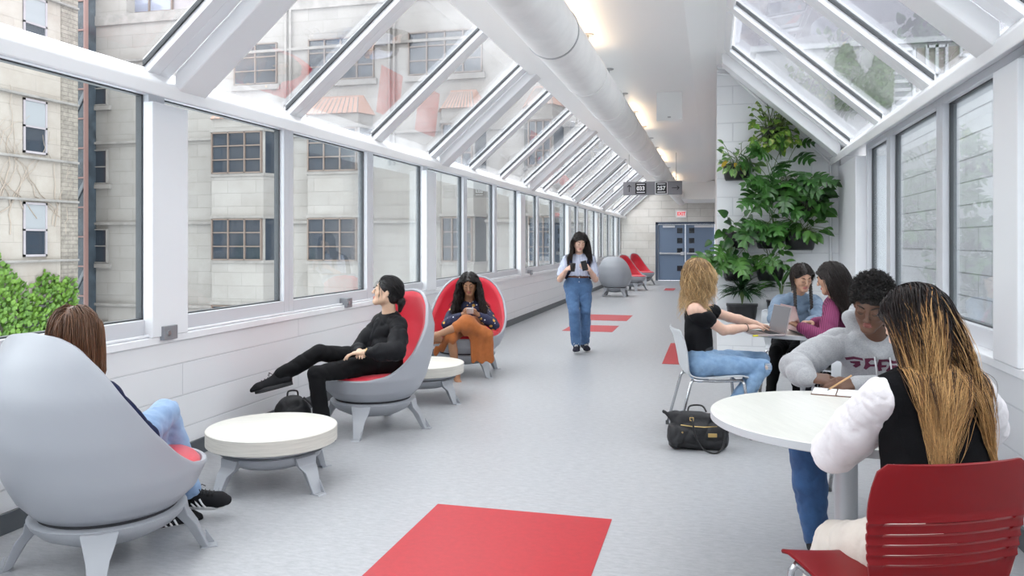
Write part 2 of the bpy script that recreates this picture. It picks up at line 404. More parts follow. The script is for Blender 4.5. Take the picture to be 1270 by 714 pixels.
Z_s = [zat(322, 300), zat(217, 300), zat(105, 320)]
st = Z_s[1]-Z_s[0]
# string courses
for z in (zat(276), zat(276)+st, zat(276)-st, zat(276)+2*st):
    mb = MB(); mb.box(-33.9, FY-.14, z-.06, -3.8, FY+.1, z+.06); part(mb, 'string_course', M['stone_band'], bld, bevel=.02)
def win(par, x0, x1, z0, z1, y, nx=3, nz=2, fr=M['reveal'], gl=M['pane_out'], d=.10, bar=.05):
    mb = MB(); mb.box(x0, y-.01, z0, x1, y+.02, z0+bar); mb.box(x0, y-d, z1-bar, x1, y+.02, z1)
    mb.box(x0, y-d, z0, x1, y+.02, z0+bar)
    for i in range(nx+1):
        x = x0+(x1-x0)*i/nx; mb.box(x-bar/2, y-d, z0, x+bar/2, y+.02, z1)
    for j in range(1, nz):
        z = z0+(z1-z0)*j/nz; mb.box(x0, y-d*.8, z-bar*.45, x1, y+.02, z+bar*.45)
    f = part(mb, 'window', fr, par)
    mb = MB(); mb.box(x0, y-.015, z0, x1, y+.015, z1); part(mb, 'pane', gl, f)
# bays: projecting three-sided bays, two storeys with windows and a ribbed tin roof
def bay(px0, px1, tin=True):
    x0, x1 = AY(px0, 300, FY).x, AY(px1, 300, FY).x; pr = .75; c = .55
    mb = MB()
    P = [(x0, FY+.05), (x0+c*.6, FY-pr), (x1-c*.6, FY-pr), (x1, FY+.05)]
    top = Z_s[1]+2.35
    mb.prism(P, lambda a, b: (a, b, -6), lambda a, b: (a, b, top)); by = part(mb, 'bay', M['stone_out'], bld)
    for zi in range(-1, 2):
        z0 = Z_s[0]+st*zi; z1 = z0+1.75
        for z in (z0-.12, z1+.02):
            P2 = [(x0-.06, FY+.05), (x0+c*.6-.05, FY-pr-.07), (x1-c*.6+.05, FY-pr-.07), (x1+.06, FY+.05)]
            mb = MB(); mb.prism(P2, lambda a, b: (a, b, z), lambda a, b: (a, b, z+.12)); part(mb, 'bay_course', M['stone_band'], by)
        win(by, x0+c*.6+.05, x1-c*.6-.05, z0, z1, FY-pr-.02, 3, 3)
        for (ax, ay, bx, by_) in ((x0, FY+.05, x0+c*.6, FY-pr), (x1-c*.6, FY-pr, x1, FY+.05)):
            # slanted side lights
            n = Vector((by_-ay, -(bx-ax), 0)).normalized(); n = n if n.y < 0 else -n
            q = MB(); A = Vector((ax, ay, 0)).lerp(Vector((bx, by_, 0)), .12)+n*.02; B = Vector((ax, ay, 0)).lerp(Vector((bx, by_, 0)), .88)+n*.02
            q.add([(A.x, A.y, z0), (B.x, B.y, z0), (B.x, B.y, z1), (A.x, A.y, z1), (A.x-n.x*.05, A.y-n.y*.05, z0), (B.x-n.x*.05, B.y-n.y*.05, z0), (B.x-n.x*.05, B.y-n.y*.05, z1), (A.x-n.x*.05, A.y-n.y*.05, z1)],
                  [(0, 1, 2, 3), (7, 6, 5, 4), (0, 4, 5, 1), (1, 5, 6, 2), (2, 6, 7, 3), (3, 7, 4, 0)])
            part(q, 'side_pane', M['pane_out'], by)
    if tin:
        mb = MB(); z = top; xm = (x0+x1)/2
        V = [(x0-.1, FY, z), (x0+.3, FY-pr-.12, z), (x1-.3, FY-pr-.12, z), (x1+.1, FY, z), (x0+.45, FY, z+.85), (x1-.45, FY, z+.85), (x0+.55, FY-.3, z+.72), (x1-.55, FY-.3, z+.72)]
        mb.add(V, [(0, 1, 6, 4), (1, 2, 7, 6), (2, 3, 5, 7), (4, 6, 7, 5), (0, 4, 5, 3), (0, 3, 2, 1)]); rf = part(mb, 'bay_roof', M['roof_tin'], by)
        mb = MB()
        for k in range(11):
            t = k/10; a = Vector(V[1]).lerp(Vector(V[2]), t); b = Vector(V[6]).lerp(Vector(V[7]), t); mb.tube([a, b], .03, 4)
        part(mb, 'roof_rib', M['stone_band'], rf)
for a, b in ((268, 347), (384, 463), (546, 604), (650, 700), (150, 226)): 
    if a != 150: bay(a, b)
# upper floor windows
for (a, b) in ((292, 344), (384, 464), (508, 598), (640, 700)):
    x0, x1 = AY(a, 80, FY).x, AY(b, 80, FY).x; z0 = Z_s[2]+.0
    win(bld, x0, x1, z0, z0+1.75, FY-.02, 4 if b-a > 60 else 2, 3)
    mb = MB(); mb.box(x0-.15, FY-.12, z0-.25, x1+.15, FY, z0-.02); part(mb, 'window_sill', M['stone_band'], bld)
# narrow windows left
for (a, b, ys) in ((114, 134, (131, 228, 326, 440)),):
    x0, x1 = AY(a, 80, FY).x, AY(b, 80, FY).x
    for yy in ys:
        z0 = zat(yy, 125); win(bld, x0, x1, z0, z0+1.55, FY-.02, 1, 2, M['stone_band'])
        mb = MB(); mb.box(x0-.2, FY-.15, z0-.22, x1+.2, FY, z0-.02); part(mb, 'window_sill', M['stone_band'], bld)
# attic: setback storey of cladding and gridded glass
z = 11.6
mb = MB(); mb.box(-34, FY+1.2, z, -3.76, FY+6, z+4.2); part(mb, 'attic_wall', M['attic'], bld)
for (x0, x1) in ((-31.5, -24.2), (-22.4, -17.5), (-15.5, -11.8), (-9.5, -5)):
    win(bld, x0, x1, z+.5, z+2.9, FY+1.15, 6, 3, M['reveal'], M['pane_blue'], bar=.07)
mb = MB(); mb.box(-34, FY-.1, z-.3, -3.8, FY+1.2, z+.15); part(mb, 'parapet', M['stone_band'], bld)
for x in (-26.8, -20.2, -9.4): 
    mb = MB(); mb.box(x-1.1, FY-.05, z+.1, x+1.1, FY+.5, z+1.2); part(mb, 'parapet_pier', M['stone_out'], bld)
# rain pipes
for x in (AY(356, 80, FY).x, AY(484, 80, FY).x):
    mb = MB(); mb.tube([(x, FY-.12, 4.6), (x, FY-.12, 11.3)], .06, 8); mb.tube([(x+.22, FY-.12, 4.6), (x+.22, FY-.12, 11.3)], .05, 8); part(mb, 'rain_pipe', M['stone_band'], bld, smooth=True)
# near wing with sash windows, ivy on it
WX = -24.4; wy1 = 25.7
wing = empty('stone_wing', (WX, 20, -6), label='cream stone wing with sash windows, climbed by ivy, outside the nearest left window', cat='building')
mb = MB(); mb.box(WX-6, 4, -6, WX, wy1, 13.5); part(mb, 'wall', M['stone_side'], wing)
def AX(px, py, X):
    t = (px-635)/972; k = (t*math.cos(TH)-math.sin(TH)); d = X/k
    return Vector((X, d*(t*math.sin(TH)+math.cos(TH)), 1.45+(300-py)*d/972))
wz = [AX(45, 318, WX).z, AX(45, 191, WX).z, AX(45, 191, WX).z*2-AX(45, 318, WX).z]
sst = wz[1]-wz[0]
ya, yb = AX(28, 250, WX).y, AX(57, 250, WX).y
for yo in (0, -5.2, -10.4):
    for k in range(-1, 3):
        z0 = wz[0]+sst*k
        mb = MB(); m0 = WX+.03
        for (u0, u1, v0, v1) in ((ya, ya+.07, 0, 2.0), (yb-.07, yb, 0, 2.0), (ya, yb, 0, .08), (ya, yb, 1.92, 2.0), (ya, yb, .95, 1.02)): mb.box(WX-.02, u0+yo, z0+v0, WX+.07, u1+yo, z0+v1)
        f = part(mb, 'window', M['attic'], wing)
        mb = MB(); mb.box(WX-.01, ya+yo, z0, WX+.02, yb+yo, z0+1.98); part(mb, 'pane', M['pane_out'], f)
        mb = MB(); mb.box(WX+.02, ya+yo+.07, z0+1.02, WX+.035, yb+yo-.07, z0+1.92); part(mb, 'blind', M['blind'], f)
for k in range(-1, 3):
    for dz_ in (-.12, 2.15):
        mb = MB(); mb.box(WX-.05, 4.1, wz[0]+sst*k+dz_-.09, WX+.16, wy1+.02, wz[0]+sst*k+dz_); part(mb, 'string_course', M['stone_band'], wing, bevel=.02)
mb = MB(); mb.box(WX-.2, wy1-.75, -6, WX+.05, wy1+.05, 13.5); part(mb, 'quoin_strip', brick_mat('rough_quoins', (.36, .325, .28), (.30, .27, .235), (.22, .195, .17), .5, .16, .015, 'yz', .9, noise=.4, nscale=5), wing)
# bare creeper stems on the wing
random.seed(5)
cr = MB()
for k in range(60):
    y = random.uniform(12, 25.3); z_ = random.uniform(1.5, 3); P = []
    dy = random.uniform(-.25, .25)
    for j in range(14):
        P.append((WX+.03+random.uniform(0, .03), y, z_)); y += dy+random.uniform(-.18, .18); z_ += random.uniform(.1, .45)
        if z_ > 9 or y > 25.5: break
    if len(P) > 2: cr.tube(P, [.022*(1-i/len(P)*.7) for i in range(len(P))], 3)
part(cr, 'creeper_stem', mat('bare_creeper', (.36, .30, .25), .9), wing)
# dark glazed stair strip in the gap
gx0, gx1 = AY(94, 200, 29.4).x, AY(107, 200, 29.4).x
gs = empty('glazed_stair', (gx0, 29.4, -6), label='dark narrow glazed stair strip between the cream wing and the pale stone building', cat='building')
mb = MB(); mb.box(gx0-3, 29.4, -6, gx1, 29.97, 13.5); part(mb, 'glazing', mat('dark_stair_glass', (.05, .065, .08), .15, noise=.5, nscale=1.5), gs)
mb = MB(); mb.box(gx1-.06, 29.3, -6, gx1+.02, 29.5, 13.5); mb.box(gx0-3, 29.32, -6, gx0-2.9, 29.4, 13.5)
for k in range(14): mb.box(gx0-3, 29.32, -5+k*1.33, gx1, 29.4, -4.93+k*1.33)
part(mb, 'mullion', mat('stair_mullion', (.30, .18, .16), .5), gs)
mb = MB(); 
for k in range(3):
    z_ = -1.5+4*k; mb.add([(gx0-.4, 29.34, z_), (gx1, 29.34, z_+1.6), (gx1, 29.34, z_+1.9), (gx0-.4, 29.34, z_+.3), (gx0-.4, 29.39, z_), (gx1, 29.39, z_+1.6), (gx1, 29.39, z_+1.9), (gx0-.4, 29.39, z_+.3)], [(0, 1, 2, 3), (7, 6, 5, 4), (0, 4, 5, 1), (2, 6, 7, 3), (1, 5, 6, 2), (3, 7, 4, 0)])
part(mb, 'stair_flight', mat('stair_grey', (.2, .22, .24), .6), gs)
# ivy: thousands of small leaves
def ivy(name, X, y0, y1, zlow, ztop, n, lab, seed):
    rng = np.random.default_rng(seed); mb = MB()
    c = 0
    while c < n:
        y = rng.uniform(y0, y1); z_ = rng.uniform(zlow, ztop(y))
        edge = ztop(y)-z_
        if edge < .5 and rng.random() > edge/.5+.15: continue
        c += 1
        off = rng.uniform(.03, .45)*min(1, .3+edge/2); s = rng.uniform(.10, .20)
        a = rng.uniform(-.9, .9); t = rng.uniform(.2, .9)
        R = Matrix.Translation((X+off, y, z_)) @ Matrix.Rotation(a, 4, 'X') @ Matrix.Rotation(t, 4, 'Y')
        V = [R @ Vector(p) for p in ((0, -.5*s, .1*s), (0, 0, .55*s), (.12*s, .5*s, .1*s), (.1*s, .3*s, -.4*s), (.15*s, 0, -.65*s), (0, -.3*s, -.4*s))]
        mb.add(V, [(0, 1, 2, 3, 4, 5)])
    m_ = mat(name+'_leaf', (.16, .30, .035), .5, noise=.6, nscale=2.5, col2=(.05, .13, .015))
    m_.node_tree.nodes['Principled BSDF'].inputs['Subsurface Weight'].default_value = 0
    return mb.build(name, m_, label=lab, cat='ivy')
def ztop(y):
    base = AX(60, 338, WX).z
    return base+.25*math.sin(y*2.1)+.15*math.sin(y*5)+(1.1 if y < AX(20, 300, WX).y else 0)*min(1, (AX(20, 300, WX).y-y)/1.0)-.12*max(0, y-23)
ivy('ivy', WX, 14, 25.6, -5.5, ztop, 12000, 'thick green ivy climbing the cream stone wing outside the nearest left window', 3)
# right side: white block wall close by, a taller grey building behind it
mb = MB(); mb.box(2.9, -5, -6, 3.3, 14, 3.1); mb.build('garden_wall', M['blockO'], label='grey-white painted block wall just outside the right-hand windows', cat='wall')
M['outframe'] = mat('weathered_grey_frame', (.26, .265, .28), .6)
gb = empty('grey_building', (9, 16, -6), label='white and lilac-grey building beyond the right-hand skylights, with ivy and louvres', cat='building')
FR = 16.0
def gx(px, py, Y=FR): return AY(px, py, Y)
zt = gx(1000, 62).z
mb = MB(); mb.box(.8, FR, -6, 20, 20, zt); part(mb, 'wall', mat('white_render', (.27, .27, .28), .7, noise=.08, nscale=1), gb)
mb = MB(); mb.box(.7, FR-.08, zt, 20, 20, zt+.1); part(mb, 'coping', M['outframe'], gb)
mb = MB(); mb.box(-.5, 20, zt-1, 20, 26, 14); part(mb, 'upper_wall', mat('lilac_cladding', (.19, .185, .21), .7, noise=.12, nscale=.8), gb)
a_, b_ = gx(1106, 62), gx(1132, 112)
win(gb, a_.x, b_.x, b_.z-.6, a_.z, FR-.02, 1, 1, M['outframe'])
mb = MB()
for k in range(8): z_ = b_.z-.5+k*(a_.z-b_.z+.5)/8; mb.box(a_.x+.04, FR-.07, z_, b_.x-.04, FR-.03, z_+.06)
part(mb, 'louvre', M['outframe'], gb)
for (u, v, u2, v2) in ((1148, 58, 1172, 96), (1190, 10, 1225, 70)):
    A, B = gx(u, v), gx(u2, v2); win(gb, A.x, B.x, B.z, A.z, FR-.02, 2, 1, M['outframe'])
mb = MB(); A, B = gx(1136, 5), gx(1400, 60); mb.box(A.x, FR-.06, zt-.9, 20, FR-.01, zt-.1); part(mb, 'brown_panel', mat('brown_panel', (.16, .14, .13), .6), gb)
def ivy2(name, x0, x1, z0, z1, Y, n, lab, seed):
    rng = np.random.default_rng(seed); mb = MB()
    for _ in range(n):
        t = rng.uniform(0, 1); x = x0+(x1-x0)*t; z_ = z0+(z1-z0)*rng.uniform(0, 1)**.7*(.75+.25*math.sin(t*9))
        s = rng.uniform(.05, .11); R = Matrix.Translation((x, Y-rng.uniform(.02, .2), z_)) @ Matrix.Rotation(rng.uniform(-1, 1), 4, 'Y') @ Matrix.Rotation(rng.uniform(.1, .9), 4, 'X')
        mb.add([R @ Vector(p) for p in ((-.5*s, 0, .2*s), (0, 0, .6*s), (.5*s, 0, .2*s), (.3*s, 0, -.4*s), (0, -.1*s, -.7*s), (-.3*s, 0, -.4*s))], [(5, 4, 3, 2, 1, 0)])
    return mb.build(name, mat('muted_ivy_leaf', (.055, .085, .03), .6, noise=.5, nscale=3, col2=(.03, .05, .02)), label=lab, cat='ivy')
A, B = gx(1036, 62), gx(1104, 135)
ivy2('ivy', A.x, B.x, B.z, A.z+.05, FR-.03, 2600, 'patch of ivy hanging on the white wall seen through the right-hand skylight', 8)
# ================================================================== things on the ceiling
M['duct'] = mat('pale_duct_metal', (.76, .75, .735), .42, noise=.06, nscale=4)
M['rod'] = mat('thin_steel_rod', (.45, .45, .46), .35, metal=.7)
DX, DZ, DR = -1.17, 3.02, .20
d = empty('air_duct', (DX, -5.2, DZ), label='long round pale metal air duct hung under the ceiling the whole length of the corridor', cat='air duct')
mb = MB(); R_ = Matrix.Rotation(-PI/2, 4, 'X')
mb.lathe([(DR, 0), (DR, 35.15)], 40, M=R_); mb.build('duct_tube', M['duct'], d, smooth=False); auto_smooth(kids(d)[0], 40)
y0 = 5.75
for k in range(-6, 16):
    y = y0+1.55*k
    mb = MB(); mb.lathe([(DR-.002, -.012), (DR+.006, -.012), (DR+.006, .012), (DR-.002, .012)], 40, M=Matrix.Translation((0, y+5.2, 0)) @ R_)
    auto_smooth(mb.build('seam_ring', M['duct'] if k else M['rod'], d), 30)
    h = MB(); h.tube([(0, y+1.9+5.2-.15, DR-.01), (0, y+1.9+5.2-.15, zc-DZ+.0)], .006, 6); h.lathe([(.05, zc-DZ-.012), (.055, zc-DZ-.004), (.055, zc-DZ)], 16, M=Matrix.Translation((0, y+1.9+5.2-.15, 0)))
    h.build('hanger', M['rod'], d)
M['lampglow'] = mat('warm_tube', (1, .8, .5), .4, emit=(1, .72, .42, 2))
for i, y in enumerate((.7, 6.7, 12.7, 18.7, 24.7)):
    if y < 6: lb = 'long slim warm uplight resting on the duct, just over the camera'
    t = empty('uplight', (DX, y, DZ+DR+.001), label=['warm uplight on top of the air duct, out of frame above', 'slim warm uplight on top of the air duct where its glow warms the nearest ceiling', 'slim warm uplight on top of the air duct, level with the planted wall', 'slim warm uplight on top of the duct by the hanging room sign', 'slim warm uplight on top of the duct closest to the double doors'][i], cat='lamp', group='uplights on the duct')
    mb = MB(); mb.box(-.035, -1.35, 0, .035, 1.35, .035); mb.build('housing', M['white'], t, bevel=.004)
    mb = MB(); mb.tube([(0, -1.3, .045), (0, 1.3, .045)], .011, 8); mb.build('tube', M['lampglow'], t)
    l = bpy.data.lights.new('uplight_light', 'AREA'); l.shape = 'RECTANGLE'; l.size = .06; l.size_y = 2.6; l.energy = 3.2; l.color = (1, .70, .42)
    o = bpy.data.objects.new('uplight_light', l); C.objects.link(o); o.parent = t; o.location = (0, 0, .062); o.rotation_euler = (PI, 0, 0)
# hanging room sign
def text(s, size, loc, m_, parent, name='lettering', align='CENTER', ext=.001, rot=(PI/2, 0, 0), sx=1, bold=0):
    cu = bpy.data.curves.new(name, 'FONT'); cu.body = s; cu.size = size; cu.align_x = align; cu.align_y = 'CENTER'; cu.extrude = ext; cu.offset = bold
    cu.materials.append(m_); t_ = bpy.data.objects.new('t', cu); C.objects.link(t_); bpy.context.view_layer.update()
    me = bpy.data.meshes.new_from_object(t_.evaluated_get(bpy.context.evaluated_depsgraph_get())); bpy.data.objects.remove(t_)
    o = bpy.data.objects.new(name, me); C.objects.link(o); o.parent = parent; o.location = loc; o.rotation_euler = rot; o.scale = (sx, 1, 1)
    return o
M['signgrey'] = mat('grey_sign_face', (.19, .185, .20), .45); M['black'] = mat('black_print', (.008, .008, .01), .5); M['whitep'] = mat('white_print', (.82, .82, .83), .5)
SY = 17.9; a = AY(773, 224, SY); b = AY(846, 241, SY)
sg = empty('hanging_sign', ((a.x+b.x)/2, SY, b.z), label='grey hanging direction sign with arrows and room numbers 033 and 257', cat='sign')
W = b.x-a.x; H = a.z-b.z-.03
mb = MB(); mb.box(-W/2, 0, 0, W/2, .05, H); mb.build('sign_board', M['signgrey'], sg, bevel=.003)
for x in (-W/2+.13, W/2-.13):
    mb = MB(); mb.tube([(x, .025, H), (x, .025, zc-b.z)], .007, 6); mb.build('rod', M['rod'], sg)
u = W/73.0
for (px, s, fr) in ((795, '033', 0), (820.5, '257', 1)):
    x = (px-809.5)*u; z = H/2
    if fr:
        mb = MB(); mb.box(x-7.6*u, -.003, z-7.6*u, x+7.6*u, .0, z+7.6*u); mb.build('plate_border', M['whitep'], sg)
    mb = MB(); mb.box(x-6.9*u, -.006, z-6.9*u, x+6.9*u, .0, z+6.9*u); pl = mb.build('number_plate', M['black'], sg)
    text(s, 6.9*u, (x, -.0075, z-.3*u), M['whitep'], pl, 'number', bold=.0035, sx=.98)
    for zz in (5.0, -5.0):
        mb = MB(); 
        mb.box(x-5.0*u, -.0085, z+zz*u-.45*u, x+5.0*u, -.006, z+zz*u+.45*u); mb.build('small_print', M['signgrey'] if False else M['whitep'], pl)
def arrow(cx, cz, ang):
    R2 = Matrix.Translation((cx, 0, cz)) @ Matrix.Rotation(ang, 4, 'Y')
    mb = MB(); mb.box(-.45*u, -.004, -4.4*u, .45*u, 0, 3.6*u, M=R2)
    for s in (-1, 1):
        mb.box(-.5*u, -.004, -3.4*u, .5*u, 0, .3*u, M=R2 @ Matrix.Translation((0, 0, 4.2*u)) @ Matrix.Rotation(s*math.radians(45), 4, 'Y'))
    mb.build('arrow', M['black'], sg)
arrow((780.5-809.5)*u, H/2, 0); arrow((838-809.5)*u, H/2, PI/2)
# exit sign over the doors
e = AY(845, 265, YE-.05)
ex = empty('exit_sign', (e.x, YE-.06, e.z-.14), label='small red and white lit EXIT sign above the blue double doors', cat='sign')
mb = MB(); mb.box(-.19, 0, 0, .19, .06, .27); mb.build('housing', M['white'], ex, bevel=.005)
mb = MB(); mb.box(-.165, -.004, .025, .165, 0, .245); mb.build('face', mat('exit_face', (.75, .55, .55), .5, emit=(1, .75, .75, .2)), ex)
text('EXIT', .17, (0, -.006, .135), mat('exit_red', (.6, .02, .03), .5, emit=(1, .03, .05, .4)), ex, bold=.004, sx=.85)
# white square box under the ceiling
q0 = AD(814, 114, 10.45); q1 = AD(846, 149, 10.45)
cb = empty('ceiling_box', ((q0.x+q1.x)/2, (q0.y+q1.y)/2, q1.z), label='white square steel box fixed under the ceiling before the hanging sign', cat='box')
mb = MB(); w2 = (q1.x-q0.x)/2; mb.box(-w2, 0, .0, w2, .16, zc-q1.z+.0); mb.build('box_body', mat('off_white_steel', (.84, .85, .84), .4), cb, bevel=.004)
mb = MB(); mb.box(-.02, -.012, .03, .02, 0, .05); mb.build('catch', M['rod'], cb)
# grey socket boxes with conduit on the left sill
def sillbox(y, lab, sz=1):
    t = empty('socket_box', (XL+.02, y, .87), label=lab, cat='socket box', group='grey socket boxes on the left sill')
    mb = MB(); mb.box(-.05, -.06*sz, -.045, .03, .06*sz, .045); mb.build('box_body', M['alu2'], t, bevel=.004)
    mb = MB(); mb.tube([(.03, -.02, 0), (.036, -.02, 0)], .016, 12); mb.build('cover_screw', M['steel'], t)
M['alu2'] = mat('grey_cast_alu', (.33, .34, .36), .4, metal=.5)
g1 = AY(205, 412, 0.0001+4.35)
def YL(px, X=XL):
    d = 1003.6*(-X)/(885-px); return (d+X*math.sin(TH))/math.cos(TH)
sillbox(YL(204), 'grey metal socket box on the sill at the foot of the nearest left column', 1.1)
sillbox(YL(428), 'grey metal socket box on the sill above the seated person in black', .9)
sillbox(YL(657), 'small grey socket box on the sill beyond the walking person', 1)
for (ya, yb) in ((2.0, YL(196)), (YL(212), YL(424)), (YL(432), YL(650))):
    mb = MB(); mb.tube([(XL-.002, ya, .862), (XL-.002, yb, .862)], .009, 6); mb.build('conduit', M['sill'], label={0: 'thin white conduit on the sill before the nearest left column', 1: 'thin white conduit on the sill from the nearest column to the second box', 2: 'thin white conduit on the sill running on towards the end'}[0 if ya == 2.0 else (1 if ya < YL(300) else 2)], cat='conduit')

# ================================================================== furniture
M['shell'] = mat('grey_moulded_plastic', (.355, .37, .405), .38, bump=.05, bscale=300)
M['leggrey'] = mat('grey_painted_leg', (.36, .375, .405), .38)
M['redfab'] = mat('red_vinyl_cushion', (.60, .012, .035), .42, bump=.06, bscale=250, sheen=.2)
M['groove'] = mat('dark_groove', (.03, .03, .035), .7)
M['wood'] = mat('pale_wood_laminate', (.70, .68, .62), .35, noise=.07, nscale=6, stretch=(1.2, 14, 1.2))
M['woodedge'] = mat('pale_wood_edge', (.60, .575, .52), .45, noise=.12, nscale=5, stretch=(1, 1, 30))
def ease(t): t = max(0, min(1, t)); return t*t*(3-2*t)
RQ = np.linspace(-.1, 1.1, 241); RZ = np.interp(np.where(RQ > 1, 2-RQ, np.abs(RQ)), [0, .30, .42, .5, .58, .65, .72, .80, .88, 1], [.412, .422, .455, .52, .64, .79, .92, 1.01, 1.05, 1.065])
RZ = np.convolve(np.pad(RZ, 10, 'edge'), np.hanning(21)/np.hanning(21).sum(), 'valid')
def zrim(psi):
    q = abs(psi)/PI
    return interp(q, RQ, RZ)
def egg(z, psi, inset=0.0):
    a = interp(z, [.20, .25, .32, .42, .60, .80, .95, 1.07], [.20, .30, .375, .425, .455, .455, .43, .40])-inset
    bf = interp(z, [.20, .25, .32, .42, .60], [.20, .30, .37, .41, .42])-inset
    bb = interp(z, [.20, .25, .32, .42, .60, .80, .95, 1.07], [.20, .30, .365, .415, .455, .455, .42, .36])-inset
    b = bf if abs(psi) < PI/2 else bb
    s, c = math.sin(psi), math.cos(psi)
    return Vector((a*s, b*c-(0 if z < .42 else interp(z, [.42, .8, 1.07], [0, .03, .02])), z))
def base_and_legs(root, rb=.33, ztop=.235):
    mb = MB(); mb.lathe([(.08, .105), (.20, .125), (.28, .165), (rb-.01, .205), (rb, ztop-.006), (rb-.012, ztop), (.1, ztop)], 48); auto_smooth(mb.build('base_bowl', M['leggrey'], root), 40)
    for k in range(4):
        an = PI/4+k*PI/2
        R2 = Matrix.Rotation(an, 4, 'Z')
        def ring(r, z, w_, t_): return [R2 @ Vector(p) for p in ((r-t_, -w_*.7, z), (r, -w_, z), (r, w_, z), (r-t_, w_*.7, z))]
        mb = MB()
        st_ = [(rb-.005, ztop-.012, .078, .05), (rb+.005, ztop-.06, .066, .055), (rb+.045, .12, .048, .05), (rb+.085, .02, .033, .035), (rb+.095, .004, .032, .03)]
        V = []
        for s in st_: V += ring(*s)
        F = [(0, 1, 2, 3)]+[(4*i+j, 4*i+(j+1) % 4, 4*i+4+(j+1) % 4, 4*i+4+j) for i in range(len(st_)-1) for j in range(4)]+[tuple(range(4*len(st_)-4, 4*len(st_)))[::-1]]
        mb.add(V, F); lg = mb.build('leg', M['leggrey'], root, bevel=.006)
        mb = MB()
        P = [(rb+.055, 0), (rb+.135, 0), (rb+.128, .006), (rb+.062, .006)]
        mb.prism(P, lambda r, z: R2 @ Vector((r, -.03, z)), lambda r, z: R2 @ Vector((r, .03, z)))
        P2 = [(rb+.085, .004), (rb+.122, .004), (rb+.078, .075)]
        mb.prism(P2, lambda r, z: R2 @ Vector((r, .026, z)), lambda r, z: R2 @ Vector((r, .031, z)))
        mb.tube([R2 @ Vector((rb+.098, .031, .02)), R2 @ Vector((rb+.098, .036, .02))], .008, 8)
        mb.build('foot_plate', M['leggrey'], lg)
def make_egg(loc, rz, lab, group='red and grey egg lounge chairs'):
    root = empty('lounge_chair', loc, rz, label=lab, cat='lounge chair', group=group)
    base_and_legs(root)
    mb = MB(); mb.lathe([(.29, .225), (.29, .262)], 40); auto_smooth(mb.build('swivel_ring', M['groove'], root), 30)
    NU, NV = 120, 22; V = []; 
    TK = .026
    for i in range(NU):
        psi = 2*PI*i/NU-PI; zr = zrim(psi); col = []
        z0 = .252
        for j in range(NV):
            z = z0+(zr-z0)*(j/(NV-1)); col.append(egg(z, psi))
        # rounded rim
        o = egg(zr, psi); inn = egg(zr, psi, TK)
        col.append(o.lerp(inn, .2)+Vector((0, 0, .008))); col.append(o.lerp(inn, .8)+Vector((0, 0, .008)))
        for j in range(NV)[::-1]:
            z = .30+(zr-.30)*(j/(NV-1)); col.append(egg(z, psi, TK))
        V += col
    n2 = len(V)//NU
    mb.__init__(); mb.grid(V, NU, n2, cu=True)
    mb.f += [tuple(i*n2 for i in range(NU)), tuple(i*n2+n2-1 for i in range(NU))[::-1]]; mb.m += [0, 0]
    auto_smooth(mb.build('shell', M['shell'], root), 50)
    # red lining: seat pad and back pad
    mb = MB(); prof = []
    NS = 48; V = []
    for i in range(NS):
        psi = 2*PI*i/NS
        for (t, z) in ((.0, .385), (.5, .385), (.93, .385), (1.0, .40), (1.0, .425), (.96, .442), (.80, .452), (.5, .456), (0, .458)):
            p = egg(.42, psi, TK+.004); V.append(Vector((p.x*t, p.y*t, z+(.0 if p.y < 0 else .0))))
    mb.grid(V, NS, 9, cu=True); auto_smooth(mb.build('seat_cushion', M['redfab'], root), 50)
    V = []; NB = 81; q0 = .40*PI
    for i in range(NB):
        f = i/(NB-1); psi = PI+(f*2-1)*(PI-q0)*-1
        psi = q0+(2*PI-2*q0)*f
        ps = psi if psi <= PI else psi-2*PI
        zr = zrim(ps)-.012; z0 = .44; zr = max(zr, z0+.004)
        NVb = 14; col = []
        for j in range(NVb):
            t = j/(NVb-1); z = z0+(zr-z0)*t; col.append(egg(z, ps, TK+.002))
        for j in range(NVb)[::-1]:
            t = j/(NVb-1); z = z0+(zr-z0)*t
            e_ = min(1, (zr-z)/.05, (f*(1-f))*14+.02); th = .006+.026*math.sqrt(max(0, min(1, e_)))
            col.append(egg(z-.004*(t), ps, TK+.002+th))
        V += col
    n2 = 28; mb = MB(); mb.grid(V, NB, n2)
    mb.f += [tuple(range(n2)), tuple((NB-1)*n2+k for k in range(n2))[::-1]]+[(i*n2, i*n2+n2-1, (i+1)*n2+n2-1, (i+1)*n2) for i in range(NB-1)]; mb.m += [0]*(NB+1)
    auto_smooth(mb.build('back_cushion', M['redfab'], root), 60)
    return root
def face(v, base=0): return math.atan2(-v[0], v[1])      # rotation that turns local +y towards v
def camdir(r, dd): return Vector((r*math.cos(TH)-dd*math.sin(TH), r*math.sin(TH)+dd*math.cos(TH), 0))
def at(px, dd, z=0): p = AD(px, 300, dd); p.z = z; return p
egg_spots = [(at(136, 3.60), camdir(.42, .91), 'large grey egg lounge chair seen from behind, a brown-haired person in it'),
             (at(463, 6.15), camdir(-.78, -.62), 'red lined grey egg lounge chair holding the person in black'),
             (at(578, 8.70), camdir(-.12, -1), 'red lined grey egg lounge chair holding the person in an orange skirt'),
             (at(763, 21.0), camdir(.28, 1), 'grey egg lounge chair with its back turned, beyond the walking person'),
             (at(785, 23.6), camdir(.75, -.66), 'empty red lined egg lounge chair right behind the one with its back turned'),
             (at(797, 26.6), camdir(.75, -.66), 'empty red lined egg lounge chair farthest down the corridor')]
eggs = [make_egg(egg_spots[0][0], face(egg_spots[0][1]), egg_spots[0][2])]
for p, f_, lb in egg_spots[1:]:
    c = copy_tree(eggs[0], label=lb); c.location = p; c.rotation_euler = (0, 0, face(f_)); eggs.append(c)
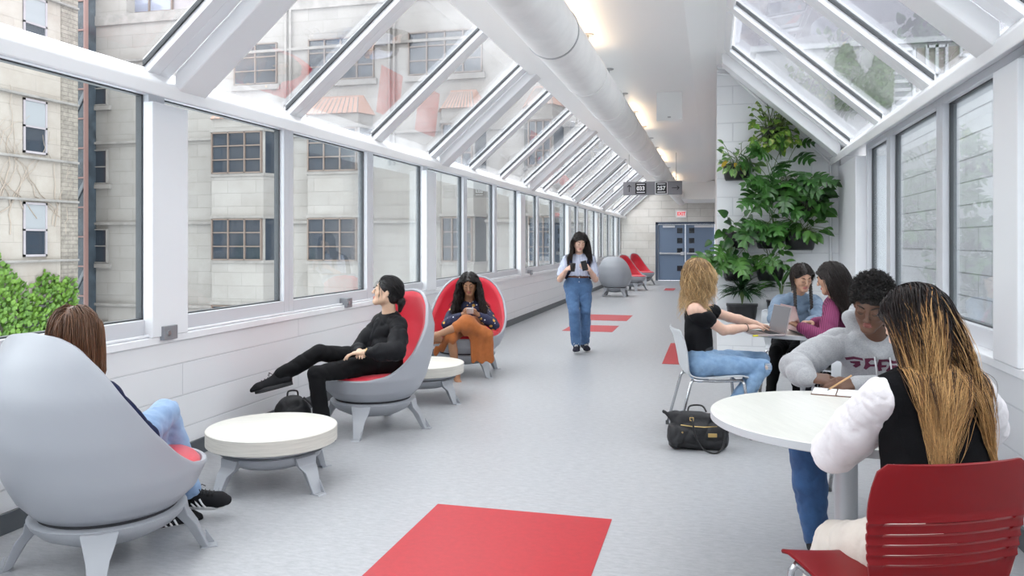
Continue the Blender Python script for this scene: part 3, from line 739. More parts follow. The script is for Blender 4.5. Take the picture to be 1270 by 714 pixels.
# low round tables
def low_table(loc, rz, lab):
    root = empty('coffee_table', loc, rz, label=lab, cat='coffee table', group='low round tables between the egg chairs')
    base_and_legs(root, .31, .215)
    mb = MB(); mb.lathe([(.26, .205), (.315, .225), (.325, .248), (.32, .25)], 48); auto_smooth(mb.build('collar', M['leggrey'], root), 40)
    mb = MB(); mb.lathe([(.376, .248), (.383, .254), (.383, .334)], 72, cap=True); auto_smooth(mb.build('top_edge', M['woodedge'], root), 40)
    mb = MB(); mb.lathe([(.383, .3345), (.380, .3385), (.374, .340)], 72); auto_smooth(mb.build('table_top', M['wood'], root), 40)
    return root
t1 = low_table(at(338, 4.74), TH+.18, 'round pale low table beside the large egg chair, nearest the camera')
t2 = copy_tree(t1, label='round pale low table between the two occupied red lined egg chairs'); t2.location = at(524, 7.25); t2.rotation_euler = (0, 0, TH+.15)
# tall round tables
M['tabletop'] = mat('white_ash_laminate', (.74, .735, .69), .28, noise=.045, nscale=5, stretch=(10, 1.2, 1), coat=.2)
M['tableedge'] = mat('grey_table_edge', (.50, .51, .53), .4)
M['pedestal'] = mat('grey_pedestal', (.42, .43, .45), .35, metal=.3)
def tall_table(loc, rz, R, lab):
    root = empty('round_table', loc, rz, label=lab, cat='table', group='round pedestal tables')
    mb = MB(); mb.lathe([(R-.004, .697), (R, .700), (R, .728)], 96); auto_smooth(mb.build('edge_band', M['tableedge'], root), 40)
    mb = MB(); mb.lathe([(R, .7285), (R-.004, .731)], 96); auto_smooth(mb.build('table_top', M['tabletop'], root), 20)
    mb = MB(); mb.lathe([(.046, .03), (.046, .697)], 28); auto_smooth(mb.build('column', M['pedestal'], root), 40)
    mb = MB(); mb.lathe([(.27, 0), (.27, .008), (.24, .02), (.05, .034)], 48); auto_smooth(mb.build('foot_disc', M['pedestal'], root), 40)
    return root
TN = at(0, 1); TN = AD(635+1.385/3.25*972, 300, 3.25); TN.z = 0
tn = tall_table(TN, .4, .545, 'large round white topped table in front, shared by the grey hoodie and the black vest')
TB = AD(635+2.42/6.45*972, 300, 6.45); TB.z = 0
tb = tall_table(TB, 1.1, .50, 'round white topped table behind, with the open laptops on it')
# stacking chairs
def shell_grid(P, halfw, nx=17, hole=None, curve=.03):
    "P: profile points (y,z); halfw(s): half width; curve: the sides come forward"
    V = []; n = len(P)
    for i in range(nx):
        u = -1+2*i/(nx-1)
        for j, (y, z) in enumerate(P):
            s = j/(n-1); w_ = halfw(s)
            sideup = curve*(u*u)
            a = max(0, min(1, (s-.5)*4))
            V.append((u*w_, y+sideup*a*1.0, z+sideup*(1-a)*.5))
    F = []
    for i in range(nx-1):
        for j in range(n-1):
            if hole and hole((i+.5)/(nx-1)*2-1, (j+.5)/(n-1)): continue
            F.append((i*n+j, (i+1)*n+j, (i+1)*n+j+1, i*n+j+1))
    mb = MB(); mb.add(V, F); return mb
def stack_chair(loc, rz, ms, ml, lab, slots=False, htop=.83, name='stacking_chair'):
    root = empty(name, loc, rz, label=lab, cat='chair')
    cp = [(.235, .425), (.215, .445), (.12, .445), (0, .435), (-.10, .430), (-.17, .440), (-.205, .475), (-.225, .54), (-.245, .62), (-.268, .72), (-.29, htop-.03), (-.297, htop)]
    # smooth profile
    P = []
    for i in range(len(cp)-1):
        p0 = cp[max(0, i-1)]; p1 = cp[i]; p2 = cp[i+1]; p3 = cp[min(len(cp)-1, i+2)]
        for k in range(6):
            t = k/6; P.append(tuple(.5*((2*p1[q])+(-p0[q]+p2[q])*t+(2*p0[q]-5*p1[q]+4*p2[q]-p3[q])*t*t+(-p0[q]+3*p1[q]-3*p2[q]+p3[q])*t**3) for q in (0, 1)))
    P.append(cp[-1]); n = len(P)
    def hw(s):
        z = interp(s, np.linspace(0, 1, n), [p[1] for p in P])
        base = interp(s, [0, .05, .35, .5, .6, .8, .96, 1], [.19, .225, .225, .20, .215, .232, .225, .20])
        return base
    hole = None
    # denser grid where the slots are
    if slots:
        SZ = (.585, .615, .645, .676, .707); hs2 = .0036
        k = [i for i, p in enumerate(P) if p[1] > .57 and i > n//2][0]; k2 = [i for i, p in enumerate(P) if p[1] > .72 and i > n//2][0]
        zl = []
        for c in SZ: zl += [c-hs2, c+hs2, c+.015]
        yz = lambda z: interp(z, [p[1] for p in P[k-2:k2+2]], [p[0] for p in P[k-2:k2+2]])
        dense = []
        for i_, z in enumerate(zl): dense.append((yz(z)-(.006 if i_ % 3 == 1 else 0), z))
        P = P[:k]+dense+P[k2:]; n = len(P)
        zs = [p[1] for p in P]
        def hw_(s_):
            j = s_*(n-1)
            return interp(j, [0, 3, 20, 32], [.19, .225, .225, .20]) if j < 32 else interp(interp(j, range(n), zs), [.43, .50, .60, .75, .80, htop-.02, htop], [.20, .205, .225, .238, .234, .222, .195])
        cells = {k+3*i for i in range(5)}
        hole = lambda u, s_: int(s_*(n-1)) in cells and abs(u) < .80
    else: hw_ = hw
    mb = shell_grid(P, hw_, 25, hole)
    o = mb.build('seat_shell', ms, root, smooth=True)
    so_ = o.modifiers.new('s', 'SOLIDIFY'); so_.thickness = .009; so_.offset = 0
    bv = o.modifiers.new('b', 'BEVEL'); bv.width = .003; bv.segments = 2; bv.limit_method = 'ANGLE'; bv.angle_limit = 1.0
    # frame
    mb = MB()
    for s in (-1, 1): mb.tube([(s*.19, .19, .425), (s*.195, 0, .418), (s*.19, -.17, .425)], .011, 8)
    mb.tube([(-.19, .15, .421), (.19, .15, .421)], .009, 8); mb.tube([(-.19, -.14, .421), (.19, -.14, .421)], .009, 8)
    mb.build('seat_frame', ml, root, smooth=True)
    for sx in (-1, 1):
        mb = MB(); mb.tube([(sx*.19, .19, .428), (sx*.205, .205, .40), (sx*.235, .245, .012)], .0115, 10); l_ = mb.build('leg', ml, root, smooth=True)
        mb = MB(); mb.lathe([(.014, 0), (.014, .03)], 10, M=Matrix.Translation((sx*.236, .247, 0))); mb.build('glide', M['gasket'], l_)
        mb = MB(); mb.tube([(sx*.19, -.17, .428), (sx*.205, -.19, .40), (sx*.235, -.29, .012)], .0115, 10); l_ = mb.build('leg', ml, root, smooth=True)
        mb = MB(); mb.lathe([(.014, 0), (.014, .03)], 10, M=Matrix.Translation((sx*.236, -.291, 0))); mb.build('glide', M['gasket'], l_)
    return root
M['chairgrey'] = mat('light_grey_chair_plastic', (.52, .54, .56), .38)
M['chairred'] = mat('deep_red_chair_plastic', (.19, .003, .006), .38, spec=.25, bump=.04, bscale=300)
M['chrome'] = mat('satin_chrome', (.55, .56, .58), .25, metal=.9)
# ================================================================== soft bodies: smooth unions on a grid
class SDF:
    def __init__(s, vox=.006, pad=.03): s.P = []; s.vox = vox; s.pad = pad
    def cone(s, a, b, ra, rb, k=.02, fx=None, mode=0):
        "tapered capsule; fx = (axis vector, factor) squashes it along that direction"
        s.P.append(('c', np.array(a, float), np.array(b, float), ra, rb, k, fx, mode)); return s
    def chain(s, pts, rad, k=.02, fx=None):
        for i in range(len(pts)-1): s.cone(pts[i], pts[i+1], rad[i], rad[i+1], k, fx)
        return s
    def ell(s, c, r, R=None, k=.02, mode=0):
        s.P.append(('e', np.array(c, float), np.array(r, float), None if R is None else np.array(R.to_3x3()) if isinstance(R, Matrix) else np.array(R), 0, k, None, mode)); return s
    def cut(s, p, n, k=.004):
        n = Vector(n).normalized(); s.P.append(('h', np.array(p, float), np.array(n, float), 0, 0, k, None, 1)); return s
    def build_mesh(s, disp=None):
        lo = np.array([1e9]*3); hi = -lo
        for q in s.P:
            if q[7] == 1: continue
            if q[0] == 'c': r = max(q[3], q[4])*1.6; pts = [q[1]-r, q[1]+r, q[2]-r, q[2]+r]
            else: r = q[2].max(); pts = [q[1]-r, q[1]+r]
            for p in pts: lo = np.minimum(lo, p); hi = np.maximum(hi, p)
        lo -= s.pad; hi += s.pad; v = s.vox
        n = np.ceil((hi-lo)/v).astype(int)+1
        D = np.full(n, .08, np.float32)
        ax = [lo[i]+v*np.arange(n[i]) for i in range(3)]
        for q in s.P:
            k = q[5]
            if q[0] == 'c': r = max(q[3], q[4])*1.6; a = np.minimum(q[1], q[2])-r-k*1.5-.02; b = np.maximum(q[1], q[2])+r+k*1.5+.02
            elif q[0] == 'e': r = q[2].max(); a = q[1]-r-k*1.5-.02; b = q[1]+r+k*1.5+.02
            else: a, b = lo, hi
            i0 = np.clip(np.floor((a-lo)/v).astype(int), 0, n); i1 = np.clip(np.ceil((b-lo)/v).astype(int)+1, 0, n)
            if (i1 <= i0).any(): continue
            X = ax[0][i0[0]:i1[0]][:, None, None]; Y = ax[1][i0[1]:i1[1]][None, :, None]; Z = ax[2][i0[2]:i1[2]][None, None, :]
            sub = D[i0[0]:i1[0], i0[1]:i1[1], i0[2]:i1[2]]
            if q[0] == 'h':
                dd = ((X-q[1][0])*q[2][0]+(Y-q[1][1])*q[2][1]+(Z-q[1][2])*q[2][2]).astype(np.float32)
            elif q[0] == 'c':
                A, B, ra, rb = q[1], q[2], q[3], q[4]; ba = B-A; L2 = max(1e-9, ba.dot(ba))
                px, py, pz = X-A[0], Y-A[1], Z-A[2]
                if q[6] is not None:
                    w_ = np.array(q[6][0], float); w_ /= np.linalg.norm(w_); f = q[6][1]
                    t = np.clip((px*ba[0]+py*ba[1]+pz*ba[2])/L2, 0, 1)
                    qx, qy, qz = px-t*ba[0], py-t*ba[1], pz-t*ba[2]
                    dw = qx*w_[0]+qy*w_[1]+qz*w_[2]
                    qq = qx*qx+qy*qy+qz*qz-dw*dw+(dw/f)**2
                    dd = (np.sqrt(np.maximum(qq, 0))-(ra+(rb-ra)*t))*min(1, f)**.5
                else:
                    t = np.clip((px*ba[0]+py*ba[1]+pz*ba[2])/L2, 0, 1)
                    dd = np.sqrt((px-t*ba[0])**2+(py-t*ba[1])**2+(pz-t*ba[2])**2)-(ra+(rb-ra)*t)
            else:
                c, r, R = q[1], q[2], q[3]; px, py, pz = X-c[0], Y-c[1], Z-c[2]
                if R is not None:
                    px, py, pz = (px*R[0, 0]+py*R[1, 0]+pz*R[2, 0], px*R[0, 1]+py*R[1, 1]+pz*R[2, 1], px*R[0, 2]+py*R[1, 2]+pz*R[2, 2])
                k0 = np.sqrt((px/r[0])**2+(py/r[1])**2+(pz/r[2])**2); k1 = np.sqrt((px/r[0]**2)**2+(py/r[1]**2)**2+(pz/r[2]**2)**2)
                dd = k0*(k0-1)/np.maximum(k1, 1e-6)
            dd = dd.astype(np.float32)
            if q[7] == 0:
                h = np.maximum(k-np.abs(sub-dd), 0)/max(k, 1e-6); sub[...] = np.minimum(sub, dd)-h*h*k*.25
            else:
                dd = -dd if q[7] == 2 else dd      # mode 1: keep where dd<0 (half space); mode 2: carve away the shape
                h = np.maximum(k-np.abs(sub-dd), 0)/max(k, 1e-6); sub[...] = np.maximum(sub, dd)+h*h*k*.25
        if disp is not None:
            near = np.abs(D) < .03; I = np.nonzero(near)
            D[I] += disp(ax[0][I[0]], ax[1][I[1]], ax[2][I[2]]).astype(np.float32)
        return surface_nets(D, lo, v)
def surface_nets(D, lo, v):
    D[0], D[-1] = .1, .1; D[:, 0], D[:, -1] = .1, .1; D[:, :, 0], D[:, :, -1] = .1, .1
    ins = D < 0; n = D.shape
    cell = np.zeros((n[0]-1, n[1]-1, n[2]-1), np.uint8)
    for i in (0, 1):
        for j in (0, 1):
            for k in (0, 1): cell += ins[i:n[0]-1+i, j:n[1]-1+j, k:n[2]-1+k]
    act = (cell > 0) & (cell < 8); I = np.argwhere(act); N = len(I)
    idx = np.full(cell.shape, -1, np.int32); idx[act] = np.arange(N)
    acc = np.zeros((N, 3)); cnt = np.zeros(N)
    c = [(i, j, k) for i in (0, 1) for j in (0, 1) for k in (0, 1)]
    val = {q: D[I[:, 0]+q[0], I[:, 1]+q[1], I[:, 2]+q[2]] for q in c}
    for a in c:
        for ax_ in range(3):
            if a[ax_] == 0:
                b = list(a); b[ax_] = 1; b = tuple(b); va, vb = val[a], val[b]; m = (va < 0) != (vb < 0)
                t = np.where(m, va/np.where(np.abs(va-vb) < 1e-9, 1, va-vb), 0)
                p = np.tile(np.array(a, float), (N, 1)); p[:, ax_] = t; acc[m] += p[m]; cnt[m] += 1
    V = lo+v*(I+acc/np.maximum(cnt, 1)[:, None])
    F = []
    for ax_ in range(3):
        a = [slice(None)]*3; b = [slice(None)]*3; a[ax_] = slice(0, -1); b[ax_] = slice(1, None)
        x = ins[tuple(a)] != ins[tuple(b)]; E = np.argwhere(x); flip = ins[tuple(a)][x]
        u, w_ = (ax_+1) % 3, (ax_+2) % 3
        ok = (E[:, u] > 0) & (E[:, w_] > 0); E = E[ok]; flip = flip[ok]
        def cidx(du, dw):
            q = E.copy(); q[:, u] -= du; q[:, w_] -= dw; return idx[q[:, 0], q[:, 1], q[:, 2]]
        quad = np.stack([cidx(0, 0), cidx(1, 0), cidx(1, 1), cidx(0, 1)], 1)
        quad[~flip] = quad[~flip][:, ::-1]; F.append(quad)
    return V, np.concatenate(F)
def relax(V, F, it=2, lam=.5):
    E = np.concatenate([F[:, [0, 1]], F[:, [1, 2]], F[:, [2, 3]], F[:, [3, 0]]])
    deg = np.bincount(E.ravel(), minlength=len(V))[:, None]
    for _ in range(it):
        S = np.zeros_like(V)
        for a, b in ((0, 1), (1, 0)):
            for k in range(3): S[:, k] += np.bincount(E[:, a], V[E[:, b], k], minlength=len(V))
        V = V+lam*(S/np.maximum(deg, 1)-V)
    return V
def np_mesh(name, V, F, mats, parent=None, it=2, mi=None, **tags):
    if it: V = relax(V, F, it)
    me = bpy.data.meshes.new(name); me.vertices.add(len(V)); me.vertices.foreach_set('co', V.astype(np.float32).ravel())
    me.loops.add(F.size); me.loops.foreach_set('vertex_index', F.astype(np.int32).ravel())
    me.polygons.add(len(F)); me.polygons.foreach_set('loop_start', np.arange(0, F.size, 4, dtype=np.int32))
    me.update(calc_edges=True); me.validate()
    for m_ in (mats if isinstance(mats, (list, tuple)) else [mats]): me.materials.append(m_)
    if mi is not None: me.polygons.foreach_set('material_index', mi(V[F].mean(1)).astype(np.int32))
    me.shade_smooth(); o = bpy.data.objects.new(name, me); C.objects.link(o)
    if parent is not None: o.parent = parent
    return tag(o, **tags)
def nz(x, y, z, f, sd=0):
    "cheap smooth noise in -1..1"
    a = np.sin(x*f*1.0+sd+1.7*np.sin(y*f*.7+sd*2))+np.sin(y*f*1.1+sd*3+1.9*np.sin(z*f*.8+sd))+np.sin(z*f*.9+sd*5+1.5*np.sin(x*f*.6+sd*7))
    return a/3
def folds(amp=.004, f=45, sd=0, axis=None, along=1.5, across=.4):
    "creases: sharp valleys between soft rolls"
    if axis is not None:
        A = np.array(Vector(axis).normalized()); B = np.array(Vector(axis).orthogonal().normalized()); Cc = np.cross(A, B)
    def fn(x, y, z):
        if axis is not None:
            x, y, z = ((x*A[0]+y*A[1]+z*A[2])*along, (x*B[0]+y*B[1]+z*B[2])*across, (x*Cc[0]+y*Cc[1]+z*Cc[2])*across)
            x, y, z = x+.25*y, y, z+.3*x
        a = nz(x, y, z, f*.55, sd)+.35*nz(z, x, y, f*1.3, sd+4); b = nz(y, z, x, f*.9, sd+9)
        return amp*(1.5*np.clip(1-np.abs(a)*2.6, 0, 1)**1.5+.8*np.clip(1-np.abs(b)*3.2, 0, 1)**1.5-.35)
    return fn
# ================================================================== people
def ik(a, c, l1, l2, pole):
    a, c = Vector(a), Vector(c); d = c-a; L = d.length; mx = (l1+l2)*.999
    if L > mx: c = a+d*(mx/L); d = c-a; L = mx
    L = max(L, abs(l1-l2)+.01); x = (l1*l1-l2*l2+L*L)/(2*L); h = math.sqrt(max(0, l1*l1-x*x)); n = d.normalized()
    p = Vector(pole); p = p-n*p.dot(n); p = p.normalized() if p.length > 1e-6 else n.orthogonal()
    return a+n*x+p*h, c
def frame(fwd, up=(0, 0, 1)):
    y = Vector(fwd).normalized(); u = Vector(up); x = y.cross(u).normalized(); z = x.cross(y)
    return Matrix(((x.x, y.x, z.x), (x.y, y.y, z.y), (x.z, y.z, z.z)))
def headframe(yawdir, pitch=0, roll=0):
    "yawdir: horizontal direction the face turns to; pitch < 0 looks down; roll > 0 leans to its own right"
    F = frame((yawdir[0], yawdir[1], 0))
    return F @ Matrix.Rotation(pitch, 3, 'X') @ Matrix.Rotation(roll, 3, 'Y')
def skin_mat(name, col, lip, rough=.48):
    m = mat(name, col, rough, noise=.05, nscale=30)
    m.node_tree.nodes['Principled BSDF'].inputs['Subsurface Weight'].default_value = .12
    m.node_tree.nodes['Principled BSDF'].inputs['Subsurface Radius'].default_value = (.01, .004, .002)
    l = mat(name+'_lips', lip, .4); return [m, l]
def cloth(name, col, rough=.85, bump=.25, bs=180, noise=.08, ns=25, sheen=.15, **k):
    return mat(name, col, rough, noise=noise, nscale=ns, bump=bump, bscale=bs, sheen=sheen if max(col) > .05 else 0, bdist=.002, spec=.15, **k)
def add_head(S, c, R, s=1.0, k=.012):
    f = lambda x, y, z: c+R @ Vector((x, y, z))*s
    Rm = R
    S.ell(f(0, -.014, .036), (.0725*s, .090*s, .078*s), Rm, .02)
    S.ell(f(0, .028, -.018), (.0575*s, .058*s, .082*s), Rm, .03)
    for q in (-1, 1):
        S.cone(f(q*.046, .006, -.050), f(q*.014, .066, -.090), .023*s, .017*s, .03)
        S.ell(f(q*.037, .058, -.020), (.021*s, .020*s, .022*s), Rm, .02)
    S.cone(f(-.008, .070, -.092), f(.008, .070, -.092), .0165*s, .0165*s, .02)
    S.cone(f(-.028, .072, .026), f(.028, .072, .026), .0125*s, .0125*s, .015)
    for q in (-1, 1): S.P.append(('e', np.array(f(q*.031, .100, .008)), np.array((.017*s, .014*s, .0105*s)), np.array(Rm), 0, .010, None, 2))
    for q in (-1, 1): S.ell(f(q*.031, .0775, .006), (.0145*s, .0125*s, .0115*s), Rm, .004)
    S.cone(f(0, .086, .012), f(0, .106, -.024), .0065*s, .0095*s, .010)
    for q in (-1, 1): S.ell(f(q*.0105, .0985, -.0285), (.0075*s, .0085*s, .0065*s), Rm, .006)
    S.ell(f(0, .088, -.0555), (.021*s, .0085*s, .0052*s), Rm, .004); S.ell(f(0, .0865, -.0655), (.0175*s, .0085*s, .0062*s), Rm, .004)
    for q in (-1, 1):
        S.ell(f(q*.073, -.006, -.004), (.007*s, .017*s, .029*s), Rm @ Matrix.Rotation(q*.25, 3, 'Z'), .006)
def add_hand(S, w, d, n, side, curl=.5, s=1.0, spread=.10, thumb=.5, pinch=False):
    "w wrist, d pointing direction, n back-of-hand normal, side +1/-1: where the thumb is along d x n"
    d = Vector(d).normalized(); n = Vector(n); n = (n-d*n.dot(d)).normalized(); t = d.cross(n)*side
    f = lambda a, b, c: w+d*a*s+t*b*s+n*c*s
    for b, L in ((.024, .082), (.008, .086), (-.008, .083), (-.023, .075)):
        S.cone(f(.0, b*.55, 0), f(L, b, .002), .0150*s, .0115*s, .008)
    fingers = ((.026, .080, (.042, .024, .020), .02), (.009, .086, (.046, .028, .021), 0), (-.008, .083, (.043, .026, .020), -.02), (-.024, .074, (.034, .020, .018), -.06))
    ends = []
    for i, (b, L, seg, fan) in enumerate(fingers):
        cu = curl[i] if isinstance(curl, (list, tuple)) else curl*(1+.10*i)
        p = f(L, b, .001); dr = (d+t*(fan*6*spread)).normalized(); ang = cu*.55
        for j, l in enumerate(seg):
            ax = dr.cross(n); q = Matrix.Rotation(-ang, 3, t*side) if True else None
            dd = (dr*math.cos(ang)-n*math.sin(ang)).normalized()
            e = p+dd*l*s; r0, r1 = (.0086, .0078, .0072, .0062)[j:j+2]
            S.cone(p, e, r0*s, r1*s, .003); p = e; ang += cu*(.75 if j == 0 else .55)
        ends.append(p)
    p = f(.018, .024, -.006); a = (d*.62+t*.68-n*.35*thumb*1.6).normalized(); e = p+a*.036*s; S.cone(p, e, .0135*s, .0105*s, .01)
    b2 = (d*.85+t*(.45-.5*thumb)-n*.5*thumb).normalized(); e2 = e+b2*.030*s; S.cone(e, e2, .0102*s, .009*s, .004)
    e3 = e2+(b2-t*.25*thumb-n*.15*thumb).normalized()*.024*s; S.cone(e2, e3, .009*s, .0068*s, .004)
    return ends
def limb_mats(m): return m
class Person:
    """joints are world points; every shape is written relative to the root on the floor"""
    def __init__(s, name_label, pelvis, neck, fwd, head_c, head_R, skin, group=None, sc_=1.0, sh=.165, shfwd=None, hipw=.085, vox=.0065, hs=1.0, cat='person'):
        s.rootp = Vector((pelvis[0], pelvis[1], 0)); s.root = empty('person', s.rootp, 0, label=name_label, cat=cat, group=group)
        L = lambda p: Vector(p)-s.rootp
        s.L = L; s.pel = L(pelvis); s.neck = L(neck); s.fwd = Vector((fwd[0], fwd[1], 0)).normalized(); s.hc = L(head_c); s.hR = head_R; s.hs = hs
        s.skin = skin; s.k = sc_; s.vox = vox
        s.up = (s.neck-s.pel).normalized(); s.side = s.fwd.cross(Vector((0, 0, 1))).normalized()
        sd = Vector(shfwd).cross(Vector((0, 0, 1))).normalized() if shfwd is not None else s.side
        s.shR = s.neck-s.up*.035+sd*sh*sc_; s.shL = s.neck-s.up*.035-sd*sh*sc_; s.sd = sd; s.sh = sh
        s.tf = s.up.cross(sd)*-1; s.tf = sd.cross(s.up)*-1 if sd.cross(s.up).dot(s.fwd) < 0 else sd.cross(s.up)
        s.hipR = s.pel+s.side*hipw*sc_; s.hipL = s.pel-s.side*hipw*sc_
        s.arms = {}; s.legs = {}; s.hands = []
    def arm(s, q, wrist, pole, hand=None, ua=.275, fa=.245, elbow=None):
        sh = s.shR if q == 'R' else s.shL
        e, w_ = ik(sh, s.L(wrist), ua*s.k, fa*s.k, pole) if elbow is None else (None, None)
        if elbow is not None: e, w_ = s.L(elbow), s.L(wrist)
        s.arms[q] = (sh, e, w_, hand)
    def leg(s, q, ankle, pole, toe, th=.42, shn=.40, knee=None, shoe=True):
        h = s.hipR if q == 'R' else s.hipL
        if knee is not None:
            kn = s.L(knee); a = s.L(ankle)
        else: kn, a = ik(h, s.L(ankle), th*s.k, shn*s.k, pole)
        s.legs[q] = (h, kn, a, Vector(toe).normalized())
    def body(s, feet=False, extra=None, bare=1.0):
        S = SDF(s.vox); k = s.k; f = (s.tf, .68)
        S.cone(s.pel+s.up*.0, s.pel+s.up*.10, .125*k, .110*k, .03, f)
        mid = s.pel.lerp(s.neck, .45); S.cone(s.pel+s.up*.08, mid, .110*k, .112*k, .04, f)
        S.cone(mid, s.pel.lerp(s.neck, .80), .122*k, .125*k, .05, f)
        S.cone(s.shR-s.sd*.03, s.shL+s.sd*.03, .052*k, .052*k, .05)
        nb = s.hc+s.hR @ Vector((0, -.022, -.055))*s.hs
        S.cone(s.neck-s.up*.03, nb, .056*k, .050*k, .03)
        add_head(S, s.hc, s.hR, s.hs)
        for q, (sh, e, w_, hd) in s.arms.items():
            S.cone(sh, sh.lerp(e, .35), .050*k, .046*k, .03); S.cone(sh.lerp(e, .35), e, .046*k, .037*k, .02)
            S.cone(e, e.lerp(w_, .35), .037*k, .038*k, .015); S.cone(e.lerp(w_, .35), w_, .038*k, .0245*k, .015, None)
            if hd:
                sidn = (1 if q == 'R' else -1)
                s.hands.append(add_hand(S, w_, hd.get('d', w_-e), hd['n'], hd.get('side', -sidn), hd.get('curl', .5), hd.get('s', 1.0)*k, thumb=hd.get('thumb', .5)))
        for q, (h, kn, a, toe) in s.legs.items():
            S.cone(h, h.lerp(kn, .5), .070*k, .058*k, .02); S.cone(h.lerp(kn, .5), kn, .058*k, .044*k, .01)
            S.cone(kn, kn.lerp(a, .35), .045*k, .047*k, .01); S.cone(kn.lerp(a, .35), a, .047*k, .030*k, .01)
            if feet:
                z = Vector((0, 0, 1)); heel = a-toe*.035-s.footup(q)*.045
                S.cone(heel, a, .026, .034, .02); S.cone(heel, a+toe*.12-s.footup(q)*.052, .026, .024, .03, (s.footside(q), 1.25)); S.cone(a, a+toe*.13-s.footup(q)*.050, .03, .02, .03)
                fs = s.footside(q)
                for i in range(5):
                    b = a+toe*(.125-.006*abs(i-1))-s.footup(q)*.055+fs*(.028-.014*i)*(1 if q == 'L' else -1); S.cone(b, b+toe*(.045 if i == 0 else .032-.003*i), .012 if i == 0 else .009, .009 if i == 0 else .007, .004)
        if extra: extra(S)
        V, F = S.build_mesh()
        hc, R, hs = s.hc, np.array(s.hR), s.hs
        def mi(C_):
            P = (C_-np.array(hc)) @ R/hs
            lip = (np.abs(P[:, 0]) < .021) & (P[:, 1] > .080) & (P[:, 2] < -.050) & (P[:, 2] > -.0715)
            return lip.astype(int)
        o = np_mesh('body', V, F, s.skin, s.root, 1, mi)
        s.face()
        return o
    def footup(s, q):
        toe = s.legs[q][3]; sh = (s.legs[q][1]-s.legs[q][2]); u = sh-toe*sh.dot(toe); return u.normalized()
    def footside(s, q): return s.legs[q][3].cross(s.footup(q)).normalized()
    def face(s):
        f = lambda x, y, z: s.hc+s.hR @ Vector((x, y, z))*s.hs
        for q in (-1, 1):
            mb = MB(); mb.tube([f(q*.0175, .0885, .0025), f(q*.025, .0935, .0005), f(q*.032, .0935, -.0005), f(q*.040, .0885, .001), f(q*.0455, .082, .004)], [.0012, .0019, .0021, .0019, .001], 6)
            mb.build('eyelash', M['lash'], s.root, smooth=True)
            mb = MB(); P = []
            for t in range(6): a = t/5; P.append(f(q*(.013+.037*a), .0875-.017*a*a+.0025, .0255+.009*math.sin(a*2.2)))
            mb.tube(P, [.0022, .0034, .0034, .003, .0024, .0012], 6); mb.build('eyebrow', s.brow, s.root, smooth=True)
    brow = None
    # ---- garments
    def torso_sdf(s, S, g, z0=-.05, wide=1.0, loose=.0):
        k = s.k; f = (s.tf, .72)
        S.cone(s.pel+s.up*z0, s.pel+s.up*.12, (.140+g+loose)*k, (.128+g+loose)*k, .04, f)
        mid = s.pel.lerp(s.neck, .45); S.cone(s.pel+s.up*.10, mid, (.128+g+loose)*k, (.126+g+loose*.6)*k, .05, f)
        S.cone(mid, s.pel.lerp(s.neck, .80), (.128+g)*k*wide, (.130+g)*k*wide, .05, f)
        S.cone(s.shR-s.sd*.035, s.shL+s.sd*.035, (.055+g)*k, (.055+g)*k, .05)
        S.cone(s.neck-s.up*.06, s.neck-s.up*.008, (.078+g)*k, (.060+g)*k, .04)
    def sleeve(s, S, q, g, upto=1.0, cuff=.0, loose=0.0, droop=0):
        sh, e, w_, _ = s.arms[q]; k = s.k; dn = Vector((0, 0, -droop))
        m = sh.lerp(e, .5); S.cone(sh, m+dn, (.050+g)*k, (.045+g+loose)*k, .03)
        if upto <= .5: return
        S.cone(m+dn, e+dn, (.045+g+loose)*k, (.038+g+loose)*k, .015)
        if upto > 1.0:
            t = upto-1; p = e.lerp(w_, t); S.cone(e+dn, e.lerp(w_, t*.6)+dn*.5, (.038+g+loose)*k, (.037+g+loose)*k, .015); S.cone(e.lerp(w_, t*.6)+dn*.5, p, (.037+g+loose)*k, (.027+g+cuff)*k, .01)
    def leg_sdf(s, S, q, g, loose=0, upto=1.0, hem=0):
        h, kn, a, toe = s.legs[q]; k = s.k
        S.cone(h, h.lerp(kn, .5), (.084+g)*k, (.070+g+loose*.5)*k, .03); S.cone(h.lerp(kn, .5), kn, (.070+g+loose*.5)*k, (.053+g+loose*.8)*k, .02)
        p = kn.lerp(a, upto); S.cone(kn, kn.lerp(a, .4*upto), (.052+g+loose*.8)*k, (.053+g+loose*.8)*k, .015); S.cone(kn.lerp(a, .4*upto), p, (.053+g+loose*.8)*k, (.036+g+loose*.6+hem)*k, .01)
    def garment(s, name, S, m_, amp=.004, f=40, sd=0, parent=None, it=2, **t):
        V, F = S.build_mesh(folds(amp, f, sd) if amp else None); return np_mesh(name, V, F, m_, parent or s.root, it, **t)
    def trousers(s, m_, g=.008, loose=.004, upto=.95, hem=0, amp=.004, top=.10, name='trousers', f=38, cutdir=None):
        S = SDF(s.vox+.001); k = s.k; S.cone(s.pel-s.up*.0, s.pel+s.up*top, (.142+g)*k, (.130+g)*k, .05, (s.tf, .74))
        for q in s.legs:
            s.leg_sdf(S, q, g, loose, upto, hem); h = s.legs[q][0]; S.ell(h-s.fwd*.03, (.095, .095, .09), None, .05)
        return s.garment(name, S, m_, amp, f, 3)
    def shoe(s, q, mu, ms, L=.25, w_=.040, h=.055, laces=None, stripes=False):
        _, kn, a, toe = s.legs[q]; up = s.footup(q); sd_ = s.footside(q); k = s.k
        base = a-up*.072; S = SDF(.005)
        heel = base-toe*.045+up*.035; ball = base+toe*(L-.115)+up*.026; tip = base+toe*(L-.078)+up*.022
        S.cone(heel, ball, .036, .034, .02, (sd_, 1.12)); S.cone(ball, tip, .035, .024, .02, (sd_, 1.3)); S.cone(heel+up*.01, a+up*.012-toe*.006, .037, .040, .03); S.cone(a-up*.01+toe*.02, ball+up*.005, .036, .026, .03)
        S.cut(base+up*.012, -up)
